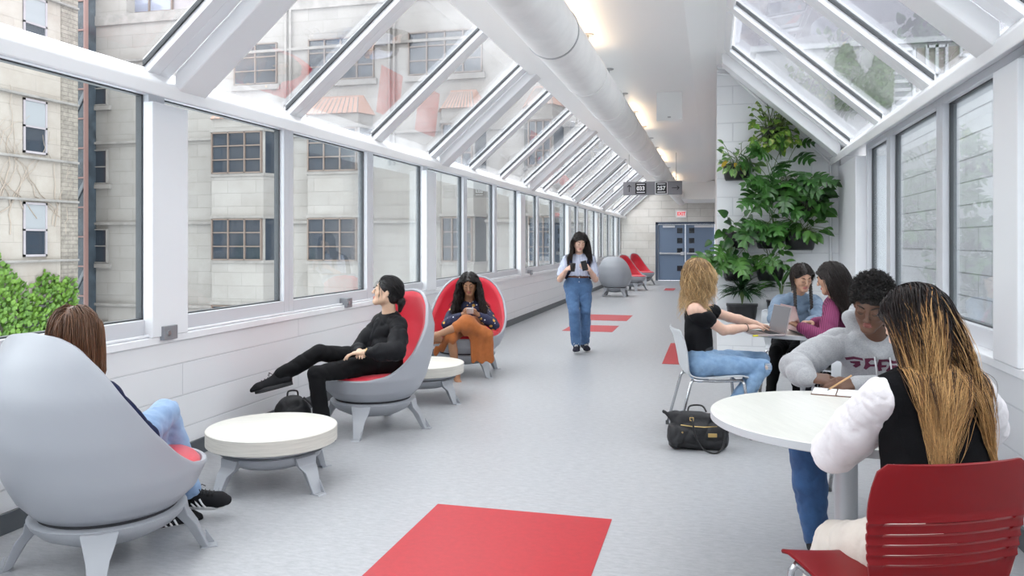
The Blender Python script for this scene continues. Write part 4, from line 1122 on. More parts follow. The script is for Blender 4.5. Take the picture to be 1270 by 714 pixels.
        V, F = S.build_mesh(); o = np_mesh('shoe', V, F, mu, s.root, 1)
        mb = MB(); P = []
        n = 28; outline = []
        for i in range(n):
            t = 2*PI*i/n; c = math.cos(t); x = (c*.5+.5); yy = math.sin(t)
            wd = interp(x, [0, .15, .45, .8, 1], [.031, .037, .034, .045, .030]); ss = abs(math.sin(t))**.7*(1 if math.sin(t) > 0 else -1)
            outline.append((-.085+(L)*x, wd*ss))
        for (z, sc2) in ((0, .94), (.004, 1.0), (.022, 1.02), (.026, .96)):
            P.append([base+toe*(x*(1)+0)+sd_*y*sc2+up*(z-.008+(.012 if x > L*.55 else 0)*((x-L*.55)/(L*.45))**2 if x > L*.55 else z-.008) for x, y in outline])
        V = [p for r in P for p in r]; F = [(i*n+j, i*n+(j+1) % n, (i+1)*n+(j+1) % n, (i+1)*n+j) for i in range(3) for j in range(n)]+[tuple(range(n))[::-1], tuple(range(3*n, 4*n))]
        mb.add(V, F); auto_smooth(mb.build('sole', ms, o), 40)
        if laces:
            mb = MB()
            for i in range(5):
                t = i/4; c = (a+toe*.030-up*.0).lerp(ball+up*.030+toe*.0, t*.75)+up*.020*(1-t*.4)
                mb.tube([c-sd_*.022, c+up*.006, c+sd_*.022], .0028, 5)
            mb.tube([a+toe*.035+up*.022, a+toe*.06+up*.045+sd_*.02, a+toe*.07+up*.02+sd_*.035], .0024, 5); mb.tube([a+toe*.035+up*.022, a+toe*.06+up*.045-sd_*.02, a+toe*.07+up*.02-sd_*.035], .0024, 5)
            mb.build('laces', laces, o, smooth=True)
        if stripes:
            for sg in (-1, 1):
                for i in range(3):
                    mb = MB(); c = base+toe*(.030+.026*i)+up*.016; tp = base+toe*(.004+.026*i)+up*.066; off = sd_*sg
                    mb.tube([c+off*.042, c.lerp(tp, .5)+off*.041, tp+off*.034], .0058, 6, flat=1.0); mb.build('side_stripe', M['whitep'], o, smooth=True)
        return o
M['lash'] = mat('dark_lashes', (.01, .008, .008), .6)
M['brow_dark'] = mat('dark_brow', (.02, .013, .01), .8); M['brow_fair'] = mat('fair_brow', (.25, .16, .09), .8)
Person.brow = M['brow_dark']
# ---- hair made of strands that fall over head and shoulders
def hair_mat(name, stops, rough=.42, var=.35, spec=.5):
    m, nt, b = new_mat(name); N, L = nt.nodes, nt.links
    a = N.new('ShaderNodeAttribute'); a.attribute_name = 'along'; r = N.new('ShaderNodeValToRGB')
    e = r.color_ramp.elements
    while len(e) < len(stops): e.new(.5)
    for i, (p, c) in enumerate(stops): e[i].position = p; e[i].color = (*c, 1)
    L.new(a.outputs['Fac'], r.inputs[0])
    a2 = N.new('ShaderNodeAttribute'); a2.attribute_name = 'strand'; mr = N.new('ShaderNodeMapRange'); mr.inputs[3].default_value = 1-var; mr.inputs[4].default_value = 1+var; L.new(a2.outputs['Fac'], mr.inputs[0])
    mx = N.new('ShaderNodeMix'); mx.data_type = 'RGBA'; mx.blend_type = 'MULTIPLY'; mx.inputs[0].default_value = 1; mx.clamp_result = False
    L.new(r.outputs[0], mx.inputs[6]); L.new(mr.outputs[0], mx.inputs[7]); L.new(mx.outputs[2], b.inputs['Base Color'])
    b.inputs['Roughness'].default_value = rough; b.inputs['Specular IOR Level'].default_value = spec
    return m
face_part = 0.0
def strands(name, roots, dirs, length, steps, colliders, m_, parent, rad=.0022, grav=.35, wave=(.0, 20), seed=1, lenvar=.2, stiff=.62, shade0=0.0, clump=0, pull=None, dyevar=.0, sides=3, face=None, surf=None):
    rng = np.random.default_rng(seed); P = np.array(roots, float); D = np.array(dirs, float); D /= np.linalg.norm(D, axis=1)[:, None]; N = len(P)
    Ls = (np.array(length) if np.ndim(length) else np.full(N, length))*(1+rng.uniform(-lenvar, lenvar*.4, N)); st = Ls/steps
    out = [P.copy()]; g = np.array([0, 0, -1.]); lay = rng.uniform(0, 1, N)**1.5
    ph = rng.uniform(0, 6.28, (N, 3))
    if clump:
        cc = rng.integers(0, clump, N); base = rng.uniform(0, 6.28, (clump, 3)); ph = base[cc]+rng.normal(0, .35, (N, 3))
    for i in range(steps):
        D = D*stiff+g*grav*(1-.0)*(1-stiff)*2
        if pull is not None: D += pull(P, i/steps)
        if face is not None:
            hc_, Rf, hs_f = face; q = (P-hc_) @ Rf/hs_f; m_f = (q[:, 1] > .005) & (q[:, 2] < .075) & (np.abs(q[:, 0]) < .085)
            if m_f.any():
                sg = np.where(q[m_f, 0] >= face_part, 1., -1.); push = np.stack([sg*.9, -.9*np.ones(m_f.sum()), np.zeros(m_f.sum())], 1); D[m_f] += push @ Rf.T
        D /= np.linalg.norm(D, axis=1)[:, None]
        t = i/steps
        W = np.stack([np.sin(ph[:, 0]+wave[1]*Ls*t), np.sin(ph[:, 1]+wave[1]*.9*Ls*t), .4*np.sin(ph[:, 2]+wave[1]*Ls*t)], 1)*wave[0]*min(1, t*3)
        P = P+(D+W)*st[:, None]
        for (c, r, R) in colliders:
            q = (P-c) @ R; rr = r+.016*lay[:, None]+.002; d_ = np.sqrt(((q/rr)**2).sum(1)); ins = d_ < 1
            if ins.any():
                q[ins] /= np.maximum(d_[ins], .2)[:, None]; newP = c+q[ins] @ R.T
                P[ins] = newP
        if surf is not None:
            for j in np.nonzero(P[:, 2] < surf[1])[0]:
                h = surf[0].find_nearest(Vector(P[j]), .09)
                if h[0] is not None:
                    n_h = h[1]; dist = (Vector(P[j])-h[0]).dot(n_h)
                    if dist < .004+.014*lay[j]: P[j] = h[0]+n_h*(.004+.014*lay[j])
        v = P-out[-1]; D = .35*D+.65*v/np.maximum(np.linalg.norm(v, axis=1), 1e-6)[:, None]
        out.append(P.copy())
    A = np.stack(out, 1); S_ = steps+1
    T = np.gradient(A, axis=1); T /= np.maximum(np.linalg.norm(T, axis=2), 1e-9)[..., None]
    ref = np.array([.37, .21, .9]); U = np.cross(T, ref); U /= np.maximum(np.linalg.norm(U, axis=2), 1e-6)[..., None]; Wv = np.cross(T, U)
    tt = np.linspace(0, 1, S_); R_ = rad*(1-.75*tt**2)[None, :]*rng.uniform(.7, 1.35, N)[:, None]
    ang = 2*PI*np.arange(sides)/sides
    V = A[:, :, None, :]+R_[..., None, None]*(U[:, :, None, :]*np.cos(ang)[None, None, :, None]+Wv[:, :, None, :]*np.sin(ang)[None, None, :, None])
    V = V.reshape(-1, 3)
    n_, s_, k_ = np.meshgrid(np.arange(N), np.arange(S_-1), np.arange(sides), indexing='ij'); k2 = (k_+1) % sides
    b0 = n_*S_*sides; F = np.stack([b0+s_*sides+k_, b0+s_*sides+k2, b0+(s_+1)*sides+k2, b0+(s_+1)*sides+k_], -1).reshape(-1, 4)
    along = np.repeat(np.clip(np.tile(tt, (N, 1))+shade0+rng.uniform(-dyevar, dyevar, N)[:, None], 0, 1).ravel(), sides); sv = np.repeat(np.repeat(rng.uniform(0, 1, N), S_), sides)
    return V, F, along, sv
def hair_object(name, pieces, m_, parent, **t):
    "pieces: (V,F,along,strand) joined into one mesh"
    o_ = 0; VV, FF, AA, SS = [], [], [], []
    for V, F, a, s_ in pieces:
        VV.append(V); FF.append(F+o_); o_ += len(V); AA.append(a if np.ndim(a) else np.full(len(V), a)); SS.append(s_ if np.ndim(s_) else np.full(len(V), s_))
    V, F = np.concatenate(VV), np.concatenate(FF)
    o = np_mesh(name, V, F, m_, parent, 0, **t)
    for nm, arr in (('along', AA), ('strand', SS)):
        at_ = o.data.attributes.new(nm, 'FLOAT', 'POINT'); at_.data.foreach_set('value', np.concatenate(arr).astype(np.float32))
    return o
def head_colliders(s, up=1.0, face_clear=True, tg=1.0):
    hs = s.hs; R = np.array(s.hR)
    C_ = [(np.array(s.hc+s.hR @ Vector((0, -.014, .036))*hs), np.array((.0755, .0935, .0815))*hs*up, R), (np.array(s.hc+s.hR @ Vector((0, .02, -.02))*hs), np.array((.062, .062, .088))*hs, R)]
    if face_clear: C_.append((np.array(s.hc+s.hR @ Vector((0, .088, -.045))*hs), np.array((.063, .075, .105))*hs, R))
    I = np.eye(3)
    def cap(a, b, r, n=4):
        for i in range(n): C_.append((np.array(Vector(a).lerp(Vector(b), i/(n-1))), np.array((r,)*3), I))
    cap(s.shL, s.shR, .062*s.k*tg, 6); cap(s.neck-s.up*.05, s.pel.lerp(s.neck, .4), .118*s.k, 4); cap(s.neck, s.hc+s.hR @ Vector((0, -.02, -.05)), .055, 3)
    for q in s.arms: cap(s.arms[q][0], s.arms[q][1], .058*s.k, 4)
    Tm = np.array([s.sd, s.tf, s.up]).T
    for t in (.45, .6, .75): C_.append((np.array(s.pel.lerp(s.neck, t)), np.array((.150*s.k*(s.sh/.165)*tg, .108*s.k*tg, .12)), Tm))
    return C_
def scalp(s, n, seed=1, hair_line=.055, part=0.0, low=-.04, comb=None, back=.55):
    "roots on the cranium and the way the hair is combed; part = x of the parting in head units"
    rng = np.random.default_rng(seed); hs = s.hs; R = np.array(s.hR); c = np.array(s.hc)
    out = []; dirs = []
    while len(out) < n:
        v = rng.normal(0, 1, 3); v /= np.linalg.norm(v); p = np.array((0, -.014, .036))+v*np.array((.075, .093, .081))
        fl = hair_line-.75*max(0, .062-p[2])-.2*abs(p[0])
        if p[1] > fl+.02 or p[2] < low-.035*(p[1] < -.03): continue
        if p[1] > .012 and p[2] < .045: continue
        out.append(p)
        sg = 1 if p[0] > part else -1
        if comb is None:
            d = np.array((sg*(.55 if p[2] > .07 else .15), -back*.6+(-.35 if p[1] > 0 else 0), .0 if p[2] > .09 else -1.0))
        else: d = np.array(comb(p, sg))
        dirs.append(d)
    P = np.array(out)*hs @ R.T+c; D = np.array(dirs) @ R.T
    return P, D
def cap_piece(s, th=.008, vox=.006, front=.058, extra=None, disp=None, low=-.06):
    "a thin solid skull cap of hair under the strands"
    S = SDF(vox); f = lambda x, y, z: s.hc+s.hR @ Vector((x, y, z))*s.hs
    S.ell(f(0, -.016, .037), ((.0735+th)*s.hs, (.091+th)*s.hs, (.079+th)*s.hs), s.hR, .01)
    S.ell(f(0, -.045, -.01), ((.062+th)*s.hs, (.055+th)*s.hs, (.075+th)*s.hs), s.hR, .02)
    # clear the face
    S.P.append(('e', np.array(f(0, .105, -.035)), np.array((.064, .085, .107))*s.hs, np.array(s.hR), 0, .006, None, 2))
    if extra: extra(S, f)
    V, F = S.build_mesh(disp); V = relax(V, F, 1)
    return V, F, 0.0, .5
# ------------------------------------------------------------------ the nine people
SK_light = skin_mat('fair_skin', (.66, .42, .32), (.50, .19, .17)); SK_asian = skin_mat('light_warm_skin', (.66, .44, .31), (.50, .20, .17))
SK_tan = skin_mat('tan_skin', (.52, .30, .20), (.42, .14, .12)); SK_brown = skin_mat('brown_skin', (.33, .165, .09), (.30, .09, .07)); SK_dark = skin_mat('deep_brown_skin', (.115, .052, .030), (.20, .06, .05))
M['shoe_black'] = cloth('black_shoe_upper', (.012, .012, .014), .7, .2, 120, sheen=0); M['sole_white'] = mat('white_sole', (.72, .72, .71), .5); M['sole_black'] = mat('black_sole', (.015, .015, .017), .6)
M['lace_white'] = mat('white_laces', (.75, .75, .75), .7); M['lace_black'] = mat('black_laces', (.01, .01, .012), .7)
def denim(name, c, c2):
    return mat(name, c, .85, noise=.3, nscale=9, bump=.3, bscale=260, bdist=.001, col2=c2, sheen=.1)
cf = camdir
# ---- 1: brown-haired person in the large egg chair, seen from behind
hp = AD(93, 414, 3.42); nk = AD(98, 478, 3.46); pv = AD(128, 560, 3.46); pv.z = .52
hR = headframe(cf(-.1, 1), -.12, 0)
p = Person('person with long straight brown hair and light jeans in the large egg chair', pv, nk, cf(.42, .91), hp, hR, SK_light, sh=.155)
p.arm('L', AD(150, 520, 3.75), (-.6, -.3, -.5)); p.arm('R', AD(165, 520, 3.7), (.8, -.2, -.5))
p.leg('R', AD(246, 610, 4.16), (0, 0, 1), cf(.95, .12)); p.leg('L', AD(215, 590, 4.25), (0, 0, 1), cf(.7, .6))
p.leg('R', AD(236, 612, 4.10), 0, cf(.98, .05), knee=AD(205, 512, 3.88)); p.leg('L', AD(200, 640, 4.0), 0, cf(.8, .5), knee=AD(188, 535, 3.80))
p.body()
nav = cloth('navy_jersey', (.012, .016, .05)); S = SDF(.008); p.torso_sdf(S, .008); p.sleeve(S, 'L', .012, 1.9); p.sleeve(S, 'R', .012, 1.9); p.garment('top', S, nav)
p.trousers(denim('light_jeans', (.30, .43, .62), (.20, .31, .50)), .006, .012, .93, .012, amp=.005)
for q in 'RL': p.shoe(q, M['shoe_black'], M['sole_white'], L=.26, laces=M['lace_black'], stripes=True)
hm = hair_mat('brown_hair', [(0, (.10, .045, .022)), (.6, (.17, .08, .038)), (1, (.22, .11, .055))])
R_, D_ = scalp(p, 2600, 2, low=-.07); c_ = head_colliders(p)
hair_object('hair', [strands('h', R_, D_, .36, 22, c_, None, None, face=(np.array(p.hc), np.array(p.hR), p.hs), rad=.0018, grav=.5, wave=(.02, 14), seed=3, lenvar=.1), cap_piece(p, .006, extra=lambda S, f: (S.cone(f(0, -.05, 0), f(0, -.07, -.20), .070, .055, .03, (p.hR @ Vector((0, 1, 0)), .6))))], hm, p.root)

# ---- 2: person in black, face lifted towards the window
hp = AD(480, 362, 5.98); nk = AD(484, 396, 6.03); pv = AD(474, 458, 6.08); pv.z = .52
hR = headframe(cf(-1, -.12), .22, 0)
p = Person('person in black shirt and trousers with dark tied-back hair, legs crossed, face lifted', pv, nk, cf(-.80, -.6), hp, hR, SK_asian, sh=.16, shfwd=cf(-.8, -.6))
p.arm('L', AD(452, 437, 5.72), cf(.6, -.9)+Vector((0, 0, -.5)), dict(n=Vector((0, 0, 1)), curl=.45)); p.arm('R', AD(446, 436, 5.85), cf(-.6, .7)+Vector((0, 0, -.6)), dict(n=Vector((0, 0, 1)), curl=.45))
p.leg('R', AD(346, 467, 5.70), 0, cf(-.95, -.25)+Vector((0, 0, -.22)), knee=AD(396, 437, 5.80)); p.leg('L', AD(402, 540, 5.70), 0, cf(-.8, -.6), knee=AD(392, 463, 5.66))
p.body()
bk = cloth('black_poplin', (.008, .008, .010), .6, .15, 60); bk2 = cloth('black_trouser_cloth', (.007, .007, .008), .8)
S = SDF(.007); p.torso_sdf(S, .010, -.03, 1.03, .010)
for q in 'LR': p.sleeve(S, q, .010, 1.85, 0, .020, .012)
o = p.garment('shirt', S, bk, .006, 42, 2)
p.trousers(bk2, .004, .004, .93, .016, amp=.004)
mb = MB(); f = lambda x, y, z: p.hc+p.hR @ Vector((x, y, z))
u = p.neck+p.tf*.085-p.up*.035; mb.tube([u, u-p.up*.035+p.tf*.012], .0025, 5); mb.tube([u-p.up*.035+p.tf*.014, u-p.up*.05+p.tf*.017], .005, 6); mb.build('zip_pull', M['steel'], p.root, smooth=True)
for q in 'RL': p.shoe(q, M['shoe_black'], M['sole_black'], L=.27, laces=M['lace_black'])
mb = MB(); a, e, w_, _ = p.arms['L']; ax = (w_-e).normalized(); mb.tube([w_-ax*.03, w_-ax*.018], .033, 16); mb.build('bracelet', mat('brass', (.6, .42, .2), .3, metal=.9), p.root, smooth=True)
hb = hair_mat('black_hair', [(0, (.008, .007, .008)), (1, (.016, .013, .013))], .33, .3)
def comb2(q, sg): return (sg*.25*(1 if q[1] < 0 else .5), -1.0, .30 if q[1] > .02 else -.35)
R_, D_ = scalp(p, 900, 5, comb=comb2, low=-.045); c_ = head_colliders(p)
bun = p.hc+p.hR @ Vector((0, -.115, -.045))
def pull2(P, t, b=np.array(bun)):
    d = b-P; n = np.linalg.norm(d, axis=1)[:, None]; return d/np.maximum(n, .02)*.5
fr = []
for sg in (-1, 1):
    rr, dd = scalp(p, 90, 9+sg, comb=lambda q, s_: (s_*.6, .45, -.5)); k_ = [i for i in range(len(rr)) if ((rr[i]-np.array(p.hc)) @ np.array(p.hR))[1] > .035]
    fr.append(strands('h', rr[k_], dd[k_], .15, 10, c_, None, None, .002, .6, (.06, 30), 6))
hair_object('hair', [strands('h', R_, D_, .15, 12, c_[:2], None, None, face=(np.array(p.hc), np.array(p.hR), p.hs), rad=.0022, grav=.0, wave=(.02, 20), seed=3, lenvar=.2, pull=pull2), cap_piece(p, .006, disp=None, extra=lambda S, f: (S.ell(f(0, -.118, -.045), (.032, .030, .036), None, .01), S.cone(f(0, -.125, -.06), f(.01, -.125, -.12), .028, .016, .02)))]+fr, hb, p.root)

# ---- 3: long curly black hair, orange skirt
hp = AD(582, 352, 8.46); nk = AD(582, 378, 8.58); pv = AD(583, 418, 8.66); pv.z = .52
hR = headframe(cf(-.05, -1), -.38, .06)
p = Person('person with long curly black hair in a rust skirt, reading a phone with legs crossed', pv, nk, cf(-.12, -1), hp, hR, SK_brown, sh=.155)
p.arm('R', AD(575, 389, 8.28), cf(-.9, .2)+Vector((0, 0, -.7)), dict(n=cf(-.2, -.6)+Vector((0, 0, .8)), curl=.9)); p.arm('L', AD(591, 389, 8.28), cf(.9, .2)+Vector((0, 0, -.7)), dict(n=cf(.2, -.6)+Vector((0, 0, .8)), curl=.9))
p.leg('L', AD(541, 416, 8.15), 0, cf(-.9, -.3), knee=AD(578, 401, 8.2)); p.leg('R', AD(566, 466, 8.25), 0, cf(.2, -1), knee=AD(560, 418, 8.2))
p.body(feet=True)
def pat_blouse():
    m, nt, b = new_mat('navy_floral_blouse'); N, L = nt.nodes, nt.links; t = N.new('ShaderNodeTexCoord'); v = N.new('ShaderNodeTexVoronoi'); v.inputs['Scale'].default_value = 13; L.new(t.outputs['Object'], v.inputs['Vector'])
    r = N.new('ShaderNodeValToRGB'); r.color_ramp.interpolation = 'CONSTANT'; e = r.color_ramp.elements; e[0].color = (.65, .35, .06, 1); e[1].position = .22; e[1].color = (.012, .014, .05, 1)
    n = N.new('ShaderNodeTexNoise'); n.inputs['Scale'].default_value = 9; L.new(t.outputs['Object'], n.inputs['Vector']); r2 = N.new('ShaderNodeValToRGB'); r2.color_ramp.interpolation = 'CONSTANT'; e2 = r2.color_ramp.elements; e2[0].color = (0, 0, 0, 1); e2[1].position = .58; e2[1].color = (1, 1, 1, 1); L.new(n.outputs[0], r2.inputs[0])
    L.new(v.outputs['Distance'], r.inputs[0]); mx = N.new('ShaderNodeMix'); mx.data_type = 'RGBA'; L.new(r2.outputs[0], mx.inputs[0]); L.new(r.outputs[0], mx.inputs[6]); mx.inputs[7].default_value = (.55, .55, .6, 1)
    v2 = N.new('ShaderNodeTexVoronoi'); v2.inputs['Scale'].default_value = 22; L.new(t.outputs['Object'], v2.inputs['Vector']); r3 = N.new('ShaderNodeMath'); r3.operation = 'LESS_THAN'; r3.inputs[1].default_value = .16; L.new(v2.outputs['Distance'], r3.inputs[0])
    m2 = N.new('ShaderNodeMix'); m2.data_type = 'RGBA'; L.new(r3.outputs[0], m2.inputs[0]); L.new(r.outputs[0], m2.inputs[6]); m2.inputs[7].default_value = (.6, .6, .65, 1); L.new(m2.outputs[2], b.inputs['Base Color']); b.inputs['Roughness'].default_value = .7; return m
S = SDF(.0075); p.torso_sdf(S, .006, 0, 1.0, .006)
for q in 'LR': p.sleeve(S, q, .006, 1.85, .0, .012, .008)
p.garment('blouse', S, pat_blouse(), .006, 36, 4)
rust = cloth('rust_skirt_cloth', (.36, .115, .035), .85, .2, 120, noise=.10)
S = SDF(.008); h, kn, a, _ = p.legs['L']; h2, kn2, a2, _ = p.legs['R']
S.cone(p.pel-p.up*.02, p.pel+p.up*.10, .155, .135, .05, (p.tf, .75))
S.cone(p.hipL, kn, .105, .082, .05); S.cone(p.hipR, kn2, .10, .070, .05); S.cone(kn, kn.lerp(a, .30), .080, .062, .03)
# hanging cloth panel between knee and floor, on the person's left
lk = AD(603, 415, 8.22)-p.rootp; lb = AD(601, 448, 8.26)-p.rootp
S.cone(kn+p.side*-.03, lk, .075, .05, .05); S.cone(lk, lb, .070, .088, .05, (cf(0, 1), .45)); S.cone(kn-Vector((0, 0, .02)), lb+Vector((0, 0, .03)), .045, .05, .06, (cf(0, 1), .5))
S.cone(AD(594, 428, 8.24)-p.rootp, AD(592, 449, 8.25)-p.rootp, .05, .055, .05, (cf(0, 1), .5)); S.cone(AD(607, 428, 8.24)-p.rootp, AD(607, 449, 8.27)-p.rootp, .05, .055, .05, (cf(0, 1), .5))
S.cone(kn2+Vector((-.03, 0, .0)), AD(542, 436, 8.3)-p.rootp, .06, .035, .05, (cf(0, 1), .6))
S.cut(AD(600, 449, 8.25)-p.rootp, (0, 0, -1), .003)
def dsp(x, y, z): return .012*np.sin(x*62+4*np.sin(z*5)+y*20)*np.clip((.62-z)*4, 0, 1)+.004*nz(x, y, z, 32, 2)
V, F = S.build_mesh(dsp); np_mesh('skirt', V, F, rust, p.root, 2)
sandal = mat('tan_leather', (.30, .12, .05), .5)
for q in 'RL':
    _, kn_, a_, toe_ = p.legs[q]; up = p.footup(q); sd_ = p.footside(q); mb = MB(); b = a_-up*.066
    mb.prism([(-.06, -.03), (.10, -.045), (.20, -.02), (.20, .02), (.10, .045), (-.06, .03)], lambda x, y: b+toe_*x+sd_*y, lambda x, y: b+toe_*x+sd_*y-up*.012)
    mb.tube([b+toe_*.11-sd_*.045, b+toe_*.10+up*.045, b+toe_*.11+sd_*.045], .006, 6); mb.tube([b-toe_*.04-sd_*.03, a_+toe_*.035, b-toe_*.04+sd_*.03], .005, 6); mb.build('sandal', sandal, p.root, smooth=True)
hb3 = hair_mat('black_curly_hair', [(0, (.010, .007, .006)), (.7, (.014, .009, .008)), (1, (.028, .014, .010))], .4, .4)
R_, D_ = scalp(p, 2200, 7, low=-.06); c_ = head_colliders(p)
hair_object('hair', [strands('h', R_, D_, .44, 26, c_, None, None, face=(np.array(p.hc), np.array(p.hR), p.hs), rad=.0028, grav=.45, wave=(.36, 55), seed=4, lenvar=.25, clump=90, pull=lambda P, t: (P-np.array(p.hc))*np.array((1, 1, 0))*.45), cap_piece(p, .010, disp=folds(.003, 90, 1))], hb3, p.root)
ph = empty('phone', AD(583, 387, 8.2), face(cf(0, -1)), label='silver phone held by the person in the rust skirt', cat='phone')
mb = MB(); M3 = Matrix.Rotation(-.6, 4, 'X'); mb.box(-.036, -.004, -.02, .036, .004, .055, M=M3); mb.build('phone_body', mat('silver_case', (.6, .6, .62), .3, metal=.4), ph, bevel=.003)
mb = MB(); mb.box(-.032, -.0055, -.015, .032, -.004, .05, M=M3); mb.build('screen', M['darkglass'], ph)

# ---- 4: walking with a cup and a phone
hp = AD(719, 300, 10.22); nk = AD(718, 319, 10.32); pv = AD(717, 354, 10.32)
hR = headframe(cf(.12, -1), -.42, -.10)
p = Person('person walking towards the camera in striped shirt and blue jeans, holding cup and phone', pv, nk, cf(.02, -1), hp, hR, SK_light, sh=.165, hipw=.09, sc_=1.0)
p.arm('R', AD(703, 334, 10.06), cf(-.45, .5)+Vector((0, 0, -1)), dict(n=cf(-.85, .45), d=cf(.35, -.8)+Vector((0, 0, .25)), curl=1.15, thumb=.7)); p.arm('L', AD(731, 334, 10.04), cf(.45, .5)+Vector((0, 0, -1)), dict(n=cf(.5, -.7)+Vector((0, 0, -.2)), d=cf(-.8, -.3)+Vector((0, 0, .3)), curl=1.0, thumb=.7))
p.leg('R', AD(715, 428, 10.20), 0, cf(-.12, -1), knee=AD(712, 388, 10.15)); p.leg('L', AD(725, 426, 10.45), 0, cf(.12, -1)+Vector((0, 0, -.08)), knee=AD(726, 386, 10.25))
p.body()
def stripe_mat(name, a_, b_, sc_, ax='Z'):
    m, nt, b = new_mat(name); N, L = nt.nodes, nt.links; t = N.new('ShaderNodeTexCoord'); w_ = N.new('ShaderNodeTexWave'); w_.bands_direction = ax; w_.inputs['Scale'].default_value = sc_; w_.inputs['Distortion'].default_value = .6; L.new(t.outputs['Object'], w_.inputs['Vector'])
    r = N.new('ShaderNodeValToRGB'); r.color_ramp.elements[0].color = (*a_, 1); r.color_ramp.elements[0].position = .35; r.color_ramp.elements[1].color = (*b_, 1); r.color_ramp.elements[1].position = .6; L.new(w_.outputs['Color'], r.inputs[0]); L.new(r.outputs[0], b.inputs['Base Color']); b.inputs['Roughness'].default_value = .8; return m
shirt = stripe_mat('pale_blue_striped_cotton', (.33, .38, .55), (.62, .65, .74), 22, 'X')
S = SDF(.0065); p.torso_sdf(S, .010, .09, 1.03, .008)
for q in 'LR': p.sleeve(S, q, .008, 1.0, 0, .010)
S.cut(p.pel+p.up*.128, -p.up, .01)
p.garment('shirt', S, shirt, .005, 38, 6)
mb = MB()
for sg in (-1, 1):
    c = p.neck+p.tf*.062-p.up*.0; mb.add([c+p.sd*sg*.01, c+p.sd*sg*.075+p.up*.03-p.tf*.05, c+p.sd*sg*.085-p.up*.02-p.tf*.005, c+p.sd*sg*.045-p.up*.075+p.tf*.028, c+p.sd*sg*.012+p.tf*.012+p.up*.008], [(0, 1, 2, 3), (0, 3, 4)])
o = mb.build('collar', shirt, p.root); q = o.modifiers.new('s', 'SOLIDIFY'); q.thickness = .006
mb = MB()
for i in range(5): c = p.neck.lerp(p.pel, .25+.15*i)+p.tf*(.112+.012*math.sin(i)); mb.tube([c, c+p.tf*.008], .006, 8)
mb.build('buttons', M['whitep'], p.root, smooth=True)
p.trousers(denim('mid_blue_jeans', (.085, .17, .32), (.05, .11, .23)), .008, .014, .90, .016, amp=.005, top=.12, f=46)
S = SDF(.006); S.cone(p.pel+p.up*.115, p.pel+p.up*.125, .142, .142, .02, (p.tf, .74)); S.cut(p.pel+p.up*.143, p.up); S.cut(p.pel+p.up*.103, -p.up); V, F = S.build_mesh(); np_mesh('belt', V, F, mat('brown_belt', (.12, .04, .02), .5), p.root, 1)
for q in 'RL': p.shoe(q, cloth('dark_canvas', (.02, .02, .03)), M['sole_white'], L=.25, laces=M['lace_white'])
for sg in (-1, 1):
    mb = MB(); a = p.neck+p.sd*sg*.115+p.up*.02; P = [a-p.tf*.09-p.up*.05, a-p.tf*.03+p.up*.025, a+p.tf*.045+p.up*.005, a+p.tf*.105-p.up*.10, a+p.tf*.115-p.up*.20+p.sd*sg*.015, a-p.tf*.01-p.up*.30+p.sd*sg*.05]
    mb.tube(P, .020, 8, flat=.4); t_ = None
    if sg == -1: bp = empty('backpack', p.root.location.copy(), 0, label='navy backpack worn by the walking person', cat='backpack')
    o = mb.build('strap', cloth('navy_webbing', (.008, .01, .025)), bp, smooth=True)
S = SDF(.008); c = p.neck.lerp(p.pel, .45)-p.tf*.20; S.ell(c, (.15, .08, .20), frame(p.fwd), .03); S.ell(c-p.up*.12-p.tf*.02, (.14, .085, .12), frame(p.fwd), .04); V, F = S.build_mesh(folds(.004, 25)); np_mesh('bag_body', V, F, cloth('navy_nylon', (.010, .012, .03)), bp)
R_, D_ = scalp(p, 2200, 11, part=-.015, low=-.06); c_ = head_colliders(p)
hs_ = hair_mat('dark_brown_hair', [(0, (.014, .009, .008)), (1, (.03, .018, .014))], .36, .3)
sidev = np.array(p.sd)*-.035+np.array(p.tf)*.0
hair_object('hair', [strands('h', R_, D_, .36, 20, c_, None, None, face=(np.array(p.hc), np.array(p.hR), p.hs), rad=.0022, grav=.45, wave=(.04, 20), seed=4, lenvar=.15, pull=lambda P, t: sidev), cap_piece(p, .007)], hs_, p.root)
w_ = p.arms['R'][2]+p.rootp
hd_ = (cf(.35, -.8)+Vector((0, 0, .25))).normalized(); cu = empty('cup', w_+hd_*.075-cf(-.85, .45).normalized()*.046, 0, label='black takeaway cup in the hand of the walking person', cat='cup')
mb = MB(); mb.lathe([(.026, -.045), (.036, .045), (.036, .05)], 24); auto_smooth(mb.build('cup_body', mat('black_cup', (.01, .01, .011), .35), cu), 40)
mb = MB(); mb.lathe([(.038, .048), (.038, .056), (.033, .062), (.0, .062)], 24); auto_smooth(mb.build('lid', M['sole_black'], cu), 40)
ph2 = empty('phone', AD(725, 330, 9.93), face(cf(0, -1)), label='black phone in the hand of the walking person', cat='phone')
mb = MB(); M3 = Matrix.Rotation(-.35, 4, 'X') @ Matrix.Rotation(.25, 4, 'Y'); mb.box(-.037, -.004, -.06, .037, .004, .075, M=M3); mb.build('phone_body', M['sole_black'], ph2, bevel=.004)
mb = MB(); mb.lathe([(.006, 0), (.006, .003)], 12, M=M3 @ Matrix.Translation((-.02, -.004, .055)) @ Matrix.Rotation(PI/2, 4, 'X')); mb.build('camera_lens', M['darkglass'], ph2)

